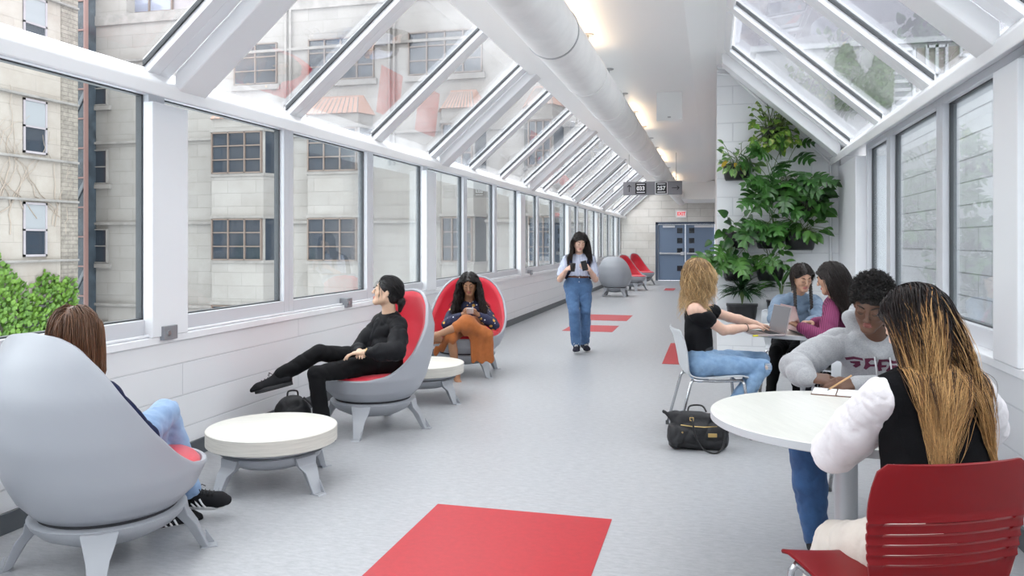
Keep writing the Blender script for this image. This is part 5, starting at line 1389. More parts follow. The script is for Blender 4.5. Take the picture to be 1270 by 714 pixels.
# ---- 5: blonde at the laptop
CH5 = AD(0, 0, 1); c5 = AD(635+1.52/6.0*972, 300, 6.0); c5.z = 0; f5 = cf(1, -.04)
stack_chair(c5, face(f5), M['chairgrey'], M['chrome'], 'light grey stacking chair with steel legs under the blonde person in black', htop=.80)
hp = AD(866, 341, 5.98); nk = AD(864, 377, 5.98); pv = AD(868, 449, 6.0); pv.z = .53
hR = headframe(cf(.80, .55), -.30, 0)
p = Person('blonde person in black off-shoulder top and ripped jeans, typing on a laptop', pv, nk, f5, hp, hR, SK_light, sh=.165, shfwd=cf(.9, -.3))
p.arm('R', AD(928, 406, 5.98), cf(-.2, -.5)+Vector((0, 0, -1)), dict(n=cf(-.1, -.3)+Vector((0, 0, 1)), curl=.35)); p.arm('L', AD(940, 402, 6.25), cf(.0, .5)+Vector((0, 0, -1)), dict(n=Vector((0, 0, 1)), curl=.35))
p.leg('R', AD(910, 500, 5.85), 0, cf(.6, -.4), knee=AD(946, 456, 5.90)); p.leg('L', AD(925, 497, 6.2), 0, cf(.8, .1), knee=AD(944, 446, 6.17))
p.body()
S = SDF(.006); k = 1; fx = (p.tf, .72)
S.cone(p.pel+p.up*.02, p.pel+p.up*.2, .146, .132, .04, fx); S.cone(p.pel+p.up*.18, p.pel.lerp(p.neck, .76), .132, .138, .04, fx)
for q in 'LR': sh, e, w_, _ = p.arms[q]; S.cone(sh.lerp(e, .12), sh.lerp(e, .48), .066, .060, .03)
S.cone(p.shR.lerp(p.arms['R'][1], .18)-p.up*.0, p.shL.lerp(p.arms['L'][1], .18), .060, .060, .04)
S.cut(p.shR.lerp(p.arms['R'][1], .10)+p.up*.005, p.up, .004)
p.garment('off_shoulder_top', S, cloth('black_ribbed_jersey', (.010, .010, .012), .8), .003, 30, 8)
jm = denim('washed_light_jeans', (.26, .40, .58), (.14, .25, .42)); S = SDF(.0065)
S.cone(p.pel, p.pel+p.up*.12, .152, .132, .05, (p.tf, .76))
for q in 'RL':
    p.leg_sdf(S, q, .006, .006, .93, .01); h = p.legs[q][0]; S.ell(h-p.fwd*.03, (.10, .10, .09), None, .05)
kn = p.legs['R'][1]; S.P.append(('e', np.array(kn+cf(.35, -.95)*.07+Vector((0, 0, .02))), np.array((.028, .028, .038)), None, 0, .004, None, 2))
p.garment('trousers', S, jm, .004, 36, 3)
mb = MB()
for i in range(5):
    c = kn+cf(.3, -.95)*.068+Vector((0, 0, .02+(-.02+i*.010))); mb.tube([c-cf(.9, .3)*.026, c+cf(.3, -.95)*.004, c+cf(.9, .3)*.026], .0022, 4)
mb.build('frayed_threads', M['lace_white'], p.root, smooth=True)
for q in 'RL': p.shoe(q, cloth('taupe_suede', (.12, .10, .085)), M['sole_black'], L=.25)
S = SDF(.006); S.cone(p.pel+p.up*.105, p.pel+p.up*.118, .140, .137, .02, (p.tf, .76)); S.cut(p.pel+p.up*.13, p.up); S.cut(p.pel+p.up*.098, -p.up); V, F = S.build_mesh(); np_mesh('belt', V, F, M['sole_black'], p.root, 1)
mb = MB(); ax = (p.arms['R'][2]-p.arms['R'][1]).normalized(); w_ = p.arms['R'][2]; ring = [w_-ax*.025+(ax.orthogonal().normalized()*math.cos(t)+ax.cross(ax.orthogonal().normalized())*math.sin(t))*.029 for t in np.linspace(0, 2*PI, 16, endpoint=False)]; mb.tube(ring, .003, 6, closed=True); mb.build('hair_tie', M['sole_black'], p.root, smooth=True)
hbl = hair_mat('blonde_wavy_hair', [(0, (.24, .14, .065)), (.35, (.46, .29, .13)), (1, (.66, .47, .25))], .42, .35)
R_, D_ = scalp(p, 2600, 13, low=-.07); c_ = head_colliders(p)
fw5 = np.array(cf(.5, -.1))*.05
hair_object('hair', [strands('h', R_, D_, .27, 24, c_, None, None, face=(np.array(p.hc), np.array(p.hR), p.hs), rad=.0022, grav=.40, wave=(.42, 42), seed=5, lenvar=.3, clump=90, dyevar=.25, pull=lambda P, t: fw5), tuple(list(cap_piece(p, .010, disp=folds(.005, 60, 3))[:2])+[.35, .5])], hbl, p.root)

# ---- 6: braids and denim jacket, behind the table
hp = AD(995, 344, 7.05); nk = AD(989, 370, 7.15); pv = AD(983, 440, 7.25); pv.z = .52
hR = headframe(cf(.1, -1), -.40, .08)
p = Person('person with dark centre-parted braids and a blue denim jacket, behind the laptops', pv, nk, cf(-.12, -1), hp, hR, SK_tan, sh=.165)
p.arm('R', AD(978, 402, 6.72), cf(-.9, .3)+Vector((0, 0, -.6)), dict(n=Vector((0, 0, 1)), curl=.5)); p.arm('L', AD(1000, 402, 6.75), cf(.9, .3)+Vector((0, 0, -.6)), dict(n=Vector((0, 0, 1)), curl=.5))
p.leg('R', AD(955, 492, 6.75), 0, cf(-.3, -1), knee=AD(962, 436, 6.75)); p.leg('L', AD(990, 492, 6.75), 0, cf(.2, -1), knee=AD(985, 438, 6.75))
p.body()
S = SDF(.0075); p.torso_sdf(S, .010, -.02, 1.02, .008)
for q in 'LR': p.sleeve(S, q, .014, 1.9, .004, .010)
p.garment('denim_jacket', S, denim('denim_jacket_cloth', (.17, .235, .32), (.10, .15, .22)), .008, 34, 5)
p.trousers(cloth('black_leggings', (.008, .008, .009)), .004, .0, .95, 0)
for q in 'RL': p.shoe(q, M['shoe_black'], M['sole_black'])
def comb6(q, sg): return (sg*1.0, -.5, -.1 if q[2] > .07 else -.6)
R_, D_ = scalp(p, 1500, 17, comb=comb6, low=-.05); c_ = head_colliders(p)
pcs = [strands('h', R_, D_, .085, 12, c_, None, None, face=(np.array(p.hc), np.array(p.hR), p.hs), rad=.0018, grav=.5, wave=(.01, 20), seed=6, lenvar=.2), cap_piece(p, .006)]
for sg in (-1, 1):      # plaits
    f = lambda x, y, z: p.hc+p.hR @ Vector((x, y, z)); a = f(sg*.074, .0, -.045); mb = MB()
    P0 = [a, a+Vector((0, 0, -.08))+p.tf*.04+p.sd*sg*-.0, a+Vector((0, 0, -.17))+p.tf*.06, a+Vector((0, 0, -.27))+p.tf*.07]
    for st_ in range(3):
        Q = []
        for i in range(40):
            t = i/39; j = min(2, int(t*3)); u = t*3-j; c = P0[j].lerp(P0[j+1], u); an = t*26+st_*2.094; Q.append(c+p.sd*math.sin(an)*.009+p.tf*math.sin(2*an)*.005)
        mb.tube(Q, [.010*(1-.4*i/39) for i in range(40)], 6)
    V = np.array([tuple(v) for v in mb.v]); F = np.array([f_ for f_ in mb.f if len(f_) == 4]); pcs.append((V, F, .2, .4))
hair_object('hair', pcs, hs_, p.root)

# ---- 7: maroon sweater, long dark hair, seen from the side and back
hp = AD(1030, 345, 6.05); nk = AD(1036, 376, 6.12); pv = AD(1050, 440, 6.15); pv.z = .52
hR = headframe(cf(-.75, .55), -.30, 0)
p = Person('person in a ribbed maroon sweater with very long dark hair, back turned', pv, nk, cf(-.75, .45), hp, hR, SK_tan, sh=.165)
p.arm('L', AD(992, 405, 6.05), cf(-.2, -.7)+Vector((0, 0, -.7)), dict(n=Vector((0, 0, 1)), curl=.6)); p.arm('R', AD(1008, 400, 6.4), cf(.3, .8)+Vector((0, 0, -.6)), dict(n=Vector((0, 0, 1)), curl=.6))
p.leg('L', AD(1005, 490, 6.2), 0, cf(-.8, .4), knee=AD(1010, 436, 6.25)); p.leg('R', AD(1020, 490, 6.5), 0, cf(-.8, .4), knee=AD(1025, 436, 6.5))
p.body()
mar = stripe_mat('ribbed_maroon_knit', (.10, .012, .05), (.26, .04, .13), 26, 'X'); 
S = SDF(.0075); p.torso_sdf(S, .014, -.04, 1.05, .012)
for q in 'LR': p.sleeve(S, q, .010, 1.9, .008, .008)
p.garment('sweater', S, mar, .005, 34, 9)
p.trousers(cloth('dark_trousers', (.012, .012, .016)), .004, .0, .95, 0)
for q in 'RL': p.shoe(q, M['shoe_black'], M['sole_black'])
R_, D_ = scalp(p, 2600, 19, low=-.07); c_ = head_colliders(p)
bk7 = np.array(cf(.85, -.25))*.14
hair_object('hair', [strands('h', R_, D_, .46, 26, c_, None, None, face=(np.array(p.hc), np.array(p.hR), p.hs), rad=.0021, grav=.45, wave=(.10, 22), seed=7, lenvar=.2, clump=120, pull=lambda P, t: bk7), cap_piece(p, .012, disp=folds(.004, 60, 5))], hs_, p.root)
st7 = AD(1050, 300, 6.15); st7.z = 0
stack_chair(st7, face(cf(-.75, .45)), M['chairgrey'], M['chrome'], 'light grey stacking chair mostly hidden under the person in the maroon sweater', htop=.80)
st6 = AD(983, 300, 7.25); st6.z = 0
stack_chair(st6, face(cf(-.12, -1)), M['chairgrey'], M['chrome'], 'light grey stacking chair hidden behind the laptops, under the person with braids', htop=.80)

# ---- 8: grey hoodie, writing
hp = AD(1081, 378, 3.86); nk = AD(1088, 420, 4.05); pv = AD(1095, 545, 4.20); pv.z = .53
hR = headframe(cf(-.60, -.8), -.45, -.12)
p = Person('person in a grey hoodie with short curly black hair, writing in a notebook', pv, nk, cf(-.28, -1), hp, hR, SK_dark, sh=.185, sc_=1.12, hs=1.06, vox=.005)
p.arm('R', AD(1002, 468, 3.86), 0, dict(n=cf(-.2, -.5)+Vector((0, 0, 1)), d=cf(.9, -.25)+Vector((0, 0, -.08)), curl=.55, thumb=.5), elbow=AD(986, 455, 4.02))
p.arm('L', AD(1060, 477, 3.82), cf(.8, .3)+Vector((0, 0, -.8)), dict(n=cf(.5, -.6)+Vector((0, 0, .7)), d=cf(-.9, -.25)+Vector((0, 0, .05)), curl=.85, thumb=.8))
p.leg('R', AD(1012, 672, 3.72), 0, cf(-.3, -1), knee=AD(1000, 556, 3.74)); p.leg('L', AD(1120, 660, 3.85), 0, cf(0, -1), knee=AD(1120, 548, 3.80))
p.body()
def grey_marl(name='grey_marl_fleece'):
    return mat(name, (.33, .335, .35), .9, noise=.16, nscale=160, bump=.25, bscale=220, sheen=.3, bdist=.002)
S = SDF(.0065); p.torso_sdf(S, .018, -.02, 1.06, .02)
for q in 'LR':
    p.sleeve(S, q, .016, 1.92, .002, .012, .0)
hb_ = p.hc+p.hR @ Vector((0, -.03, -.06))
S.cone(p.neck+p.sd*.07-p.up*.03, p.neck+p.sd*.07+p.up*.06+p.tf*.02, .055, .040, .04); S.cone(p.neck-p.sd*.07-p.up*.03, p.neck-p.sd*.07+p.up*.06+p.tf*.02, .055, .040, .04)
S.cone(p.neck-p.tf*.06+p.sd*.06, p.neck-p.tf*.06-p.sd*.06+p.up*.0, .07, .07, .04); S.cone(p.neck-p.tf*.085+p.up*.02+p.sd*.05, p.neck-p.tf*.085+p.up*.02-p.sd*.05, .06, .06, .04)
ringp = [p.neck+v for v in (p.tf*.115-p.up*.035, p.sd*.095+p.tf*.05+p.up*.035, p.sd*.120-p.tf*.03+p.up*.10, p.sd*.06-p.tf*.11+p.up*.115, -p.sd*.06-p.tf*.11+p.up*.115, -p.sd*.120-p.tf*.03+p.up*.10, -p.sd*.095+p.tf*.05+p.up*.035, p.tf*.115-p.up*.035)]
S.chain(ringp, [.024, .032, .036, .048, .048, .036, .032, .024], .02)
S.cone(p.neck+p.sd*.075+p.up*.05, p.neck+p.tf*.085-p.up*.03, .034, .026, .03); S.cone(p.neck-p.sd*.075+p.up*.05, p.neck+p.tf*.085-p.up*.03, .034, .026, .03)
V, F = S.build_mesh(folds(.006, 30, 2, axis=p.arms['R'][1]-p.arms['R'][0]+Vector((0, 0, -.1)), along=1.3, across=.6)); hood = np_mesh('hoodie', V, F, grey_marl(), p.root, 2)
mb = MB()
for sg in (-1, 1):
    a = p.neck+p.tf*.135-p.up*.03+p.sd*sg*.035; mb.tube([a, a-p.up*.05+p.tf*.03, a-p.up*.14+p.tf*.040, a-p.up*.20+p.tf*.045], .0036, 6)
mb.build('drawstrings', mat('pale_cord', (.55, .55, .57), .8), hood, smooth=True)
jb = denim('deep_blue_jeans', (.035, .10, .24), (.02, .055, .15)); p.trousers(jb, .008, .014, .93, .0, amp=.0035, f=50)
for q in 'RL': p.shoe(q, M['shoe_black'], M['sole_white'])
# tight curls: a cap of many small coils
cl = SDF(.005); f = lambda x, y, z: p.hc+p.hR @ Vector((x, y, z))*p.hs
cl.ell(f(0, -.012, .062), (.088, .100, .088), p.hR, .01); cl.ell(f(0, -.05, .02), (.080, .075, .085), p.hR, .02); cl.cone(f(-.03, .055, .085), f(.03, .055, .085), .034, .034, .02)
cl.P.append(('e', np.array(f(0, .115, -.045)), np.array((.078, .090, .105)), np.array(p.hR), 0, .004, None, 2)); cl.P.append(('e', np.array(f(0, 0, -.10)), np.array((.10, .08, .075)), np.array(p.hR), 0, .004, None, 2))
V, F = cl.build_mesh(folds(.004, 120, 3))
rng = np.random.default_rng(4); Vs = relax(V, F, 1); sel = rng.choice(len(Vs), 2600, replace=False); ctr = np.array(f(0, -.012, .045)); nrm = Vs[sel]-ctr; nrm /= np.linalg.norm(nrm, axis=1)[:, None]
sel2 = nrm @ np.array(p.hR @ Vector((0, .8, -.6))) < .62
cur = strands('h', Vs[sel][sel2], nrm[sel2], .035, 9, [], None, None, .0019, 0, (1.5, 320), 8, .3)
hair_object('hair', [cur, (Vs, F, .0, .5)], hair_mat('tight_black_curls', [(0, (.006, .005, .005)), (1, (.014, .010, .009))], .6, .4), p.root)
P8 = p
# chest print: an abstract maroon crest, built as raised lettering-like shapes on the front of the hoodie
# its points are dropped on the hoodie surface
from mathutils.bvhtree import BVHTree
def drape(name, polys, origin, right, up, fwd, target, m_, parent, lift=.002, cell=.004):
    bvh = BVHTree.FromPolygons([v.co for v in target.data.vertices], [tuple(q.vertices) for q in target.data.polygons])
    mb = MB()
    for P in polys:
        pts = [Vector((x, y, 0)) for x, y in P]
        from mathutils.geometry import tessellate_polygon
        tris = tessellate_polygon([pts])
        bm = bmesh.new(); vs = [bm.verts.new(q) for q in pts]; [bm.faces.new([vs[i] for i in t]) for t in tris]
        for _ in range(3):
            long_ = [e for e in bm.edges if e.calc_length() > .012]
            if not long_: break
            bmesh.ops.subdivide_edges(bm, edges=long_, cuts=1, use_grid_fill=False); bmesh.ops.triangulate(bm, faces=bm.faces)
        bm.verts.index_update(); V = []
        for v in bm.verts:
            o = origin+right*v.co.x+up*v.co.y+fwd*.25; h = bvh.ray_cast(o, -fwd, .5); V.append((h[0]+fwd*lift) if h[0] is not None else origin+right*v.co.x+up*v.co.y)
        mb.add(V, [tuple(q.index for q in f_.verts) for f_ in bm.faces]); bm.free()
    o = mb.build(name, m_, parent); return o
crest = [[(-.13, .030), (-.09, .040), (-.05, .034), (-.045, .022), (-.085, .026), (-.12, .016)], [(-.105, .012), (-.06, .018), (-.055, -.004), (-.075, -.022), (-.09, -.012), (-.08, .000), (-.10, .002)],
         [(-.040, .034), (.0, .040), (.015, .026), (-.01, .028), (-.022, .014), (-.012, .004), (.012, .008), (.014, -.004), (-.014, -.008), (-.030, -.026), (-.042, -.020), (-.036, .004)],
         [(.022, .036), (.060, .038), (.095, .028), (.12, .034), (.125, .020), (.09, .014), (.06, .024), (.036, .022), (.040, .004), (.062, .006), (.06, -.006), (.038, -.010), (.044, -.026), (.026, -.030), (.018, .0)],
         [(.075, .004), (.105, .008), (.115, -.010), (.098, -.026), (.078, -.018), (.070, -.032), (.060, -.024), (.070, -.008)]]
oc = p.pel.lerp(p.neck, .70); fwc = p.fwd; fwc = (cf(-.28, -1)).normalized(); rt = Vector((0, 0, 1)).cross(fwc).normalized()
drape('chest_print', crest, oc+rt*-.05+fwc*.15, rt, Vector((0, 0, 1)), fwc, hood, mat('maroon_print', (.09, .008, .035), .7), hood)

# ---- 9: black knitted vest, seen from behind, in the red chair
hp = AD(1136, 402, 2.56); nk = AD(1152, 474, 2.46); pv = AD(1168, 668, 2.34); pv.z = .53
hR = headframe(cf(-.55, .85), -.42, -.18)
p = Person('person seen from behind in black vest over white blouse, dark hair turning golden', pv, nk, cf(-.22, .98), hp, hR, SK_light, sh=.165, vox=.006)
p.arm('L', AD(1092, 528, 2.92), 0, dict(n=Vector((0, 0, 1)), d=cf(.6, .8), curl=.4), elbow=AD(1034, 555, 2.66)); p.arm('R', AD(1190, 535, 2.9), cf(.95, -.1)+Vector((0, 0, -.6)), dict(n=Vector((0, 0, 1)), d=cf(-.6, .8), curl=.4))
p.leg('L', AD(1010, 800, 2.75), 0, cf(-.3, 1), knee=AD(1040, 676, 2.72)); p.leg('R', AD(1130, 805, 2.8), 0, cf(-.1, 1), knee=AD(1145, 676, 2.76))
p.body()
wb = mat('white_crinkled_cotton', (.74, .71, .73), .8, noise=.03, nscale=20, bump=.5, bscale=45, bdist=.006, sheen=.2)
S = SDF(.006); p.torso_sdf(S, -.004, .12, .98, .0)
for q in 'LR': p.sleeve(S, q, .012, 1.80, .010, .020, .014)
V, F = S.build_mesh(folds(.0036, 85, 6, axis=p.arms['L'][1]-p.arms['L'][0], along=1.2, across=.5)); np_mesh('blouse', V, F, wb, p.root, 1)
vk = mat('black_knit', (.006, .006, .007), .95, bump=.5, bscale=150, bdist=.003, spec=.1)
S = SDF(.006); k = p.k; fx = (p.tf, .76)
S.cone(p.pel-p.up*.09, p.pel+p.up*.12, .160, .148, .04, fx); mid = p.pel.lerp(p.neck, .5); S.cone(p.pel+p.up*.1, mid, .150, .152, .05, fx); S.cone(mid, p.pel.lerp(p.neck, .82), .156, .165, .05, fx)
S.cone(p.shR-p.sd*.020, p.shL+p.sd*.020, .068, .068, .05); S.cone(p.neck-p.up*.05, p.neck+p.up*.015, .085, .062, .04)
for sg, sh in ((1, p.shR), (-1, p.shL)): S.cut(sh+p.sd*sg*.012, p.sd*sg-p.up*.08, .006)
vest_o = p.garment('vest', S, vk, .003, 20, 4)
cr_ = mat('cream_trouser_cloth', (.62, .56, .50), .85, noise=.04, nscale=10, bump=.35, bscale=40, bdist=.004, sheen=.2)
p.trousers(cr_, .014, .022, .9, .02, amp=.005, f=40)
for q in 'RL': p.shoe(q, cloth('cream_canvas', (.5, .48, .45)), M['sole_white'])
hg = hair_mat('dark_to_golden_hair', [(0, (.012, .008, .008)), (.38, (.018, .011, .010)), (.54, (.11, .05, .022)), (.72, (.40, .22, .085)), (1, (.60, .37, .16))], .42, .40, .25)
R_, D_ = scalp(p, 6500, 23, low=-.075, part=-.01, back=.35); c_ = head_colliders(p, tg=1.05)
rt9 = np.array(cf(.80, -.45))*.05
bvs = BVHTree.FromPolygons([v.co for v in vest_o.data.vertices], [tuple(q.vertices) for q in vest_o.data.polygons])
tgt9 = np.array(AD(1158, 540, 2.30)-p.rootp); tgt9b = np.array(AD(1225, 500, 2.34)-p.rootp); pick9 = (np.random.default_rng(3).uniform(0, 1, len(R_)) < .25)[:, None]
def pull9(P, t):
    d = np.where(pick9, tgt9b, tgt9)-P; d[:, 2] = 0; return d*(.7+1.6*t)
hair_object('hair', [strands('h', R_, D_, .45, 32, c_, None, None, face=(np.array(p.hc), np.array(p.hR), p.hs), rad=.0014, grav=.42, wave=(.09, 16), seed=9, lenvar=.48, clump=170, dyevar=.20, pull=pull9, surf=(bvs, p.neck.z+.04)), cap_piece(p, .008, vox=.005)], hg, p.root)
c9 = AD(635+1.13/2.34*972, 300, 2.34); c9.z = 0
stack_chair(c9, face(cf(-.16, .98)), M['chairred'], M['chrome'], 'deep red slotted-back stacking chair in front, under the person in the black vest', slots=True, htop=.87, name='stacking_chair')
st8 = AD(1095, 300, 4.22); st8.z = 0
stack_chair(st8, face(cf(-.28, -1)), M['chairgrey'], M['chrome'], 'stacking chair hidden under the person in the grey hoodie', htop=.80)
# ================================================================== things on tables and floor
TZ = .731
# laptops
def laptop(loc, rz, lab, mc, ang=1.95):
    t = empty('laptop', loc, rz, label=lab, cat='laptop', group='laptops on the back table')
    mb = MB(); mb.box(-.155, -.108, .004, .155, .108, .017); b = mb.build('base', mc, t, bevel=.004)
    mb = MB()
    for r in range(5):
        for c in range(12): mb.box(-.135+c*.0225, -.005+r*.019, .017, -.135+c*.0225+.019, -.005+r*.019+.016, .0185)
    mb.build('keyboard', M['black'], b)
    mb = MB(); mb.box(-.05, -.095, .017, .05, -.03, .0176); mb.build('trackpad', mc, b)
    R2 = Matrix.Translation((0, .108, .014)) @ Matrix.Rotation(-(ang-PI/2), 4, 'X')
    mb = MB(); mb.box(-.155, -.003, 0, .155, .004, .215, M=R2); l = mb.build('lid', mc, t, bevel=.003)
    mb = MB(); mb.box(-.148, -.0045, .010, .148, -.003, .208, M=R2); mb.build('screen', mat('grey_screen', (.10, .10, .11), .15, emit=(.5, .5, .55, .12)), l)
    mb = MB(); mb.tube([(-.12, .108, .012), (.12, .108, .012)], .007, 8); mb.build('hinge', M['black'], t)
    return t
Lp = AD(947, 300, 6.10); Lp.z = TZ
laptop(Lp, face(cf(.99, .10)), 'open grey laptop the blonde person is typing on', mat('rose_grey_alu', (.42, .36, .36), .3, metal=.6), 1.80)
Lp = AD(1003, 300, 6.20); Lp.z = TZ
laptop(Lp, face(cf(-.99, -.02)), 'open rose-coloured laptop back to back with the grey one', mat('rose_alu', (.55, .36, .36), .3, metal=.6), 1.85)
m_ = empty('marker_pen', AD(943, 300, 5.95), .4, label='yellow marker pen lying beside the open grey laptop', cat='pen'); m_.location.z = TZ+.008
mb = MB(); mb.tube([(-.06, 0, 0), (.04, 0, 0)], .007, 10); mb.build('barrel', mat('yellow_plastic', (.7, .62, .02), .4), m_); mb = MB(); mb.tube([(.04, 0, 0), (.065, 0, 0)], [.0075, .006], 10); mb.build('cap', mat('yellow_cap', (.6, .5, .02), .4), m_)
# notebook and pencil
nb = AD(1038, 300, 3.72); nb.z = TZ
n_ = empty('notebook', nb, TH-.45, label='small open notebook with a brown cover under the hands of the grey hoodie', cat='notebook')
mb = MB(); mb.box(-.11, -.08, 0, .11, .08, .004); mb.build('cover', mat('brown_cover', (.16, .07, .04), .6), n_, bevel=.001)
mb = MB(); mb.box(-.106, -.077, .004, -.003, .077, .010); mb.box(.003, -.077, .004, .106, .077, .010); mb.build('pages', mat('white_paper', (.8, .8, .8), .7), n_, bevel=.001)
pn = empty('pencil', AD(1026, 484, 3.70), 0, label='wooden pencil held over the notebook', cat='pencil')
a = Vector((0, 0, 0)); b = AD(1052, 468, 3.62)-AD(1026, 484, 3.70)
mb = MB(); mb.tube([a+b*.12, a+b*1.15], .0042, 6); mb.build('shaft', mat('pencil_wood', (.55, .33, .16), .5), pn, smooth=True); mb = MB(); mb.tube([a, a+b*.12], [.0008, .0042], 6); mb.build('tip', M['black'], pn)
# tote bag on the floor
tb_ = AD(865, 300, 5.50); tb_.z = 0
bag = empty('tote_bag', tb_, TH-.05, label='black tote bag with gold zip standing on the floor by the blonde person', cat='bag')
blk = mat('black_nylon', (.010, .010, .012), .55, bump=.5, bscale=35, bdist=.006)
S = SDF(.006)
S.cone((-.15, 0, .06), (.15, 0, .06), .062, .062, .04, ((0, 1, 0), 1.35)); S.cone((-.14, 0, .13), (.15, 0, .13), .070, .066, .05, ((0, 1, 0), 1.1)); S.cone((-.17, 0, .225), (.16, 0, .215), .042, .042, .05, ((0, 1, 0), .8)); S.cone((-.17, 0, .235), (-.235, -.01, .262), .022, .012, .03, ((0, 1, 0), .7)); S.cone((.15, 0, .22), (.19, 0, .25), .03, .015, .03)
S.cut((0, 0, .0), (0, 0, -1)); V, F = S.build_mesh(folds(.006, 30, 3)); np_mesh('bag_body', V, F, blk, bag)
gold = mat('gold_metal', (.65, .45, .18), .3, metal=.9)
mb = MB(); mb.tube([(-.13, -.083, .185), (-.06, -.090, .177), (.03, -.090, .172), (.12, -.080, .176)], .0035, 6); mb.build('zip', gold, bag, smooth=True)
mb = MB(); mb.box(.055, -.102, .105, .115, -.090, .130); mb.build('name_plate', gold, bag, bevel=.002)
mb = MB(); mb.lathe([(.006, 0), (.006, .008)], 10, M=Matrix.Translation((-.12, -.088, .135)) @ Matrix.Rotation(PI/2, 4, 'X')); mb.build('rivet', gold, bag)
mb = MB(); 
P = [(-.055, -.075, .245), (-.05, -.105, .20), (-.03, -.115, .10), (.02, -.13, .03), (.09, -.135, .006), (.14, -.125, .03), (.165, -.11, .10), (.16, -.09, .18), (.15, -.05, .235)]
def smooth_path(P, n=6):
    P = [Vector(p) for p in P]; out = []
    for i in range(len(P)-1):
        p0, p1, p2, p3 = P[max(0, i-1)], P[i], P[i+1], P[min(len(P)-1, i+2)]
        for k in range(n): t = k/n; out.append(.5*((2*p1)+(p2-p0)*t+(2*p0-5*p1+4*p2-p3)*t*t+(-p0+3*p1-3*p2+p3)*t**3))
    return out+[P[-1]]
mb.tube(smooth_path(P), .0065, 8); mb.build('handle', mat('black_leather', (.012, .012, .013), .35), bag, smooth=True)
mb = MB(); mb.tube(smooth_path([(-.06, .05, .24), (-.04, .07, .285), (.04, .06, .29), (.07, .04, .25)]), .0065, 8); mb.build('handle', bpy.data.materials['black_leather'], bag, smooth=True)
mb = MB(); mb.tube([(-.068, -.09, .238), (-.045, -.095, .238), (-.045, -.098, .218), (-.068, -.096, .218)], .003, 6, closed=True); mb.build('buckle', gold, bag, smooth=True)
# backpack on the floor behind the first low table
bb = AD(363, 300, 6.05); bb.z = 0
bk_ = empty('rucksack', bb, TH+.3, label='small black rucksack on the floor under the crossed foot of the person in black', cat='backpack')
S = SDF(.007); S.ell((0, 0, .13), (.14, .085, .14), None, .03); S.ell((0, -.06, .09), (.10, .05, .08), None, .02); S.cut((0, 0, .005), (0, 0, -1)); V, F = S.build_mesh(folds(.005, 32, 5)); np_mesh('bag_body', V, F, blk, bk_)
mb = MB(); mb.tube(smooth_path([(-.04, .0, .26), (-.03, 0, .30), (.03, 0, .30), (.04, 0, .26)]), .007, 8); mb.build('handle', bpy.data.materials['black_leather'], bk_, smooth=True)
mb = MB(); mb.tube(smooth_path([(.08, -.02, .25), (.15, -.06, .18), (.16, -.08, .06), (.12, -.07, .01)]), .009, 8); mb.build('strap', bpy.data.materials['black_leather'], bk_, smooth=True)
mb = MB(); mb.tube(smooth_path([(-.09, -.095, .12), (0, -.115, .135), (.09, -.095, .12)]), .003, 6); mb.build('zip', M['steel'], bk_, smooth=True)

# ================================================================== the planted wall
def leaf_mat(name, c, c2, edge=None, rough=.38):
    m, nt, b = new_mat(name); N, L = nt.nodes, nt.links; t = N.new('ShaderNodeTexCoord')
    n = N.new('ShaderNodeTexNoise'); n.inputs['Scale'].default_value = 7 if not edge else 22; L.new(t.outputs['Object'], n.inputs['Vector']); r = N.new('ShaderNodeValToRGB')
    r.color_ramp.elements[0].position = .35; r.color_ramp.elements[0].color = (*c2, 1); r.color_ramp.elements[1].position = .6; r.color_ramp.elements[1].color = (*c, 1)
    if edge: e = r.color_ramp.elements.new(.66); e.color = (*edge, 1)
    L.new(n.outputs[0], r.inputs[0]); L.new(r.outputs[0], b.inputs['Base Color']); b.inputs['Roughness'].default_value = rough; return m
LM = {'dark': leaf_mat('dark_green_leaf', (.045, .14, .024), (.016, .06, .013)), 'mid': leaf_mat('mid_green_leaf', (.075, .19, .035), (.03, .10, .02)), 'light': leaf_mat('variegated_leaf', (.16, .30, .08), (.07, .17, .04), (.50, .58, .30)),
      'yel': leaf_mat('lime_leaf', (.22, .36, .06), (.12, .26, .04), (.50, .52, .14)), 'spike': leaf_mat('dracaena_leaf', (.022, .075, .022), (.01, .04, .012)), 'stem': mat('plant_stem', (.13, .19, .06), .5), 'dead': mat('yellow_leaf', (.55, .38, .03), .5)}
M['pot'] = mat('black_plastic_pot', (.014, .014, .015), .45)
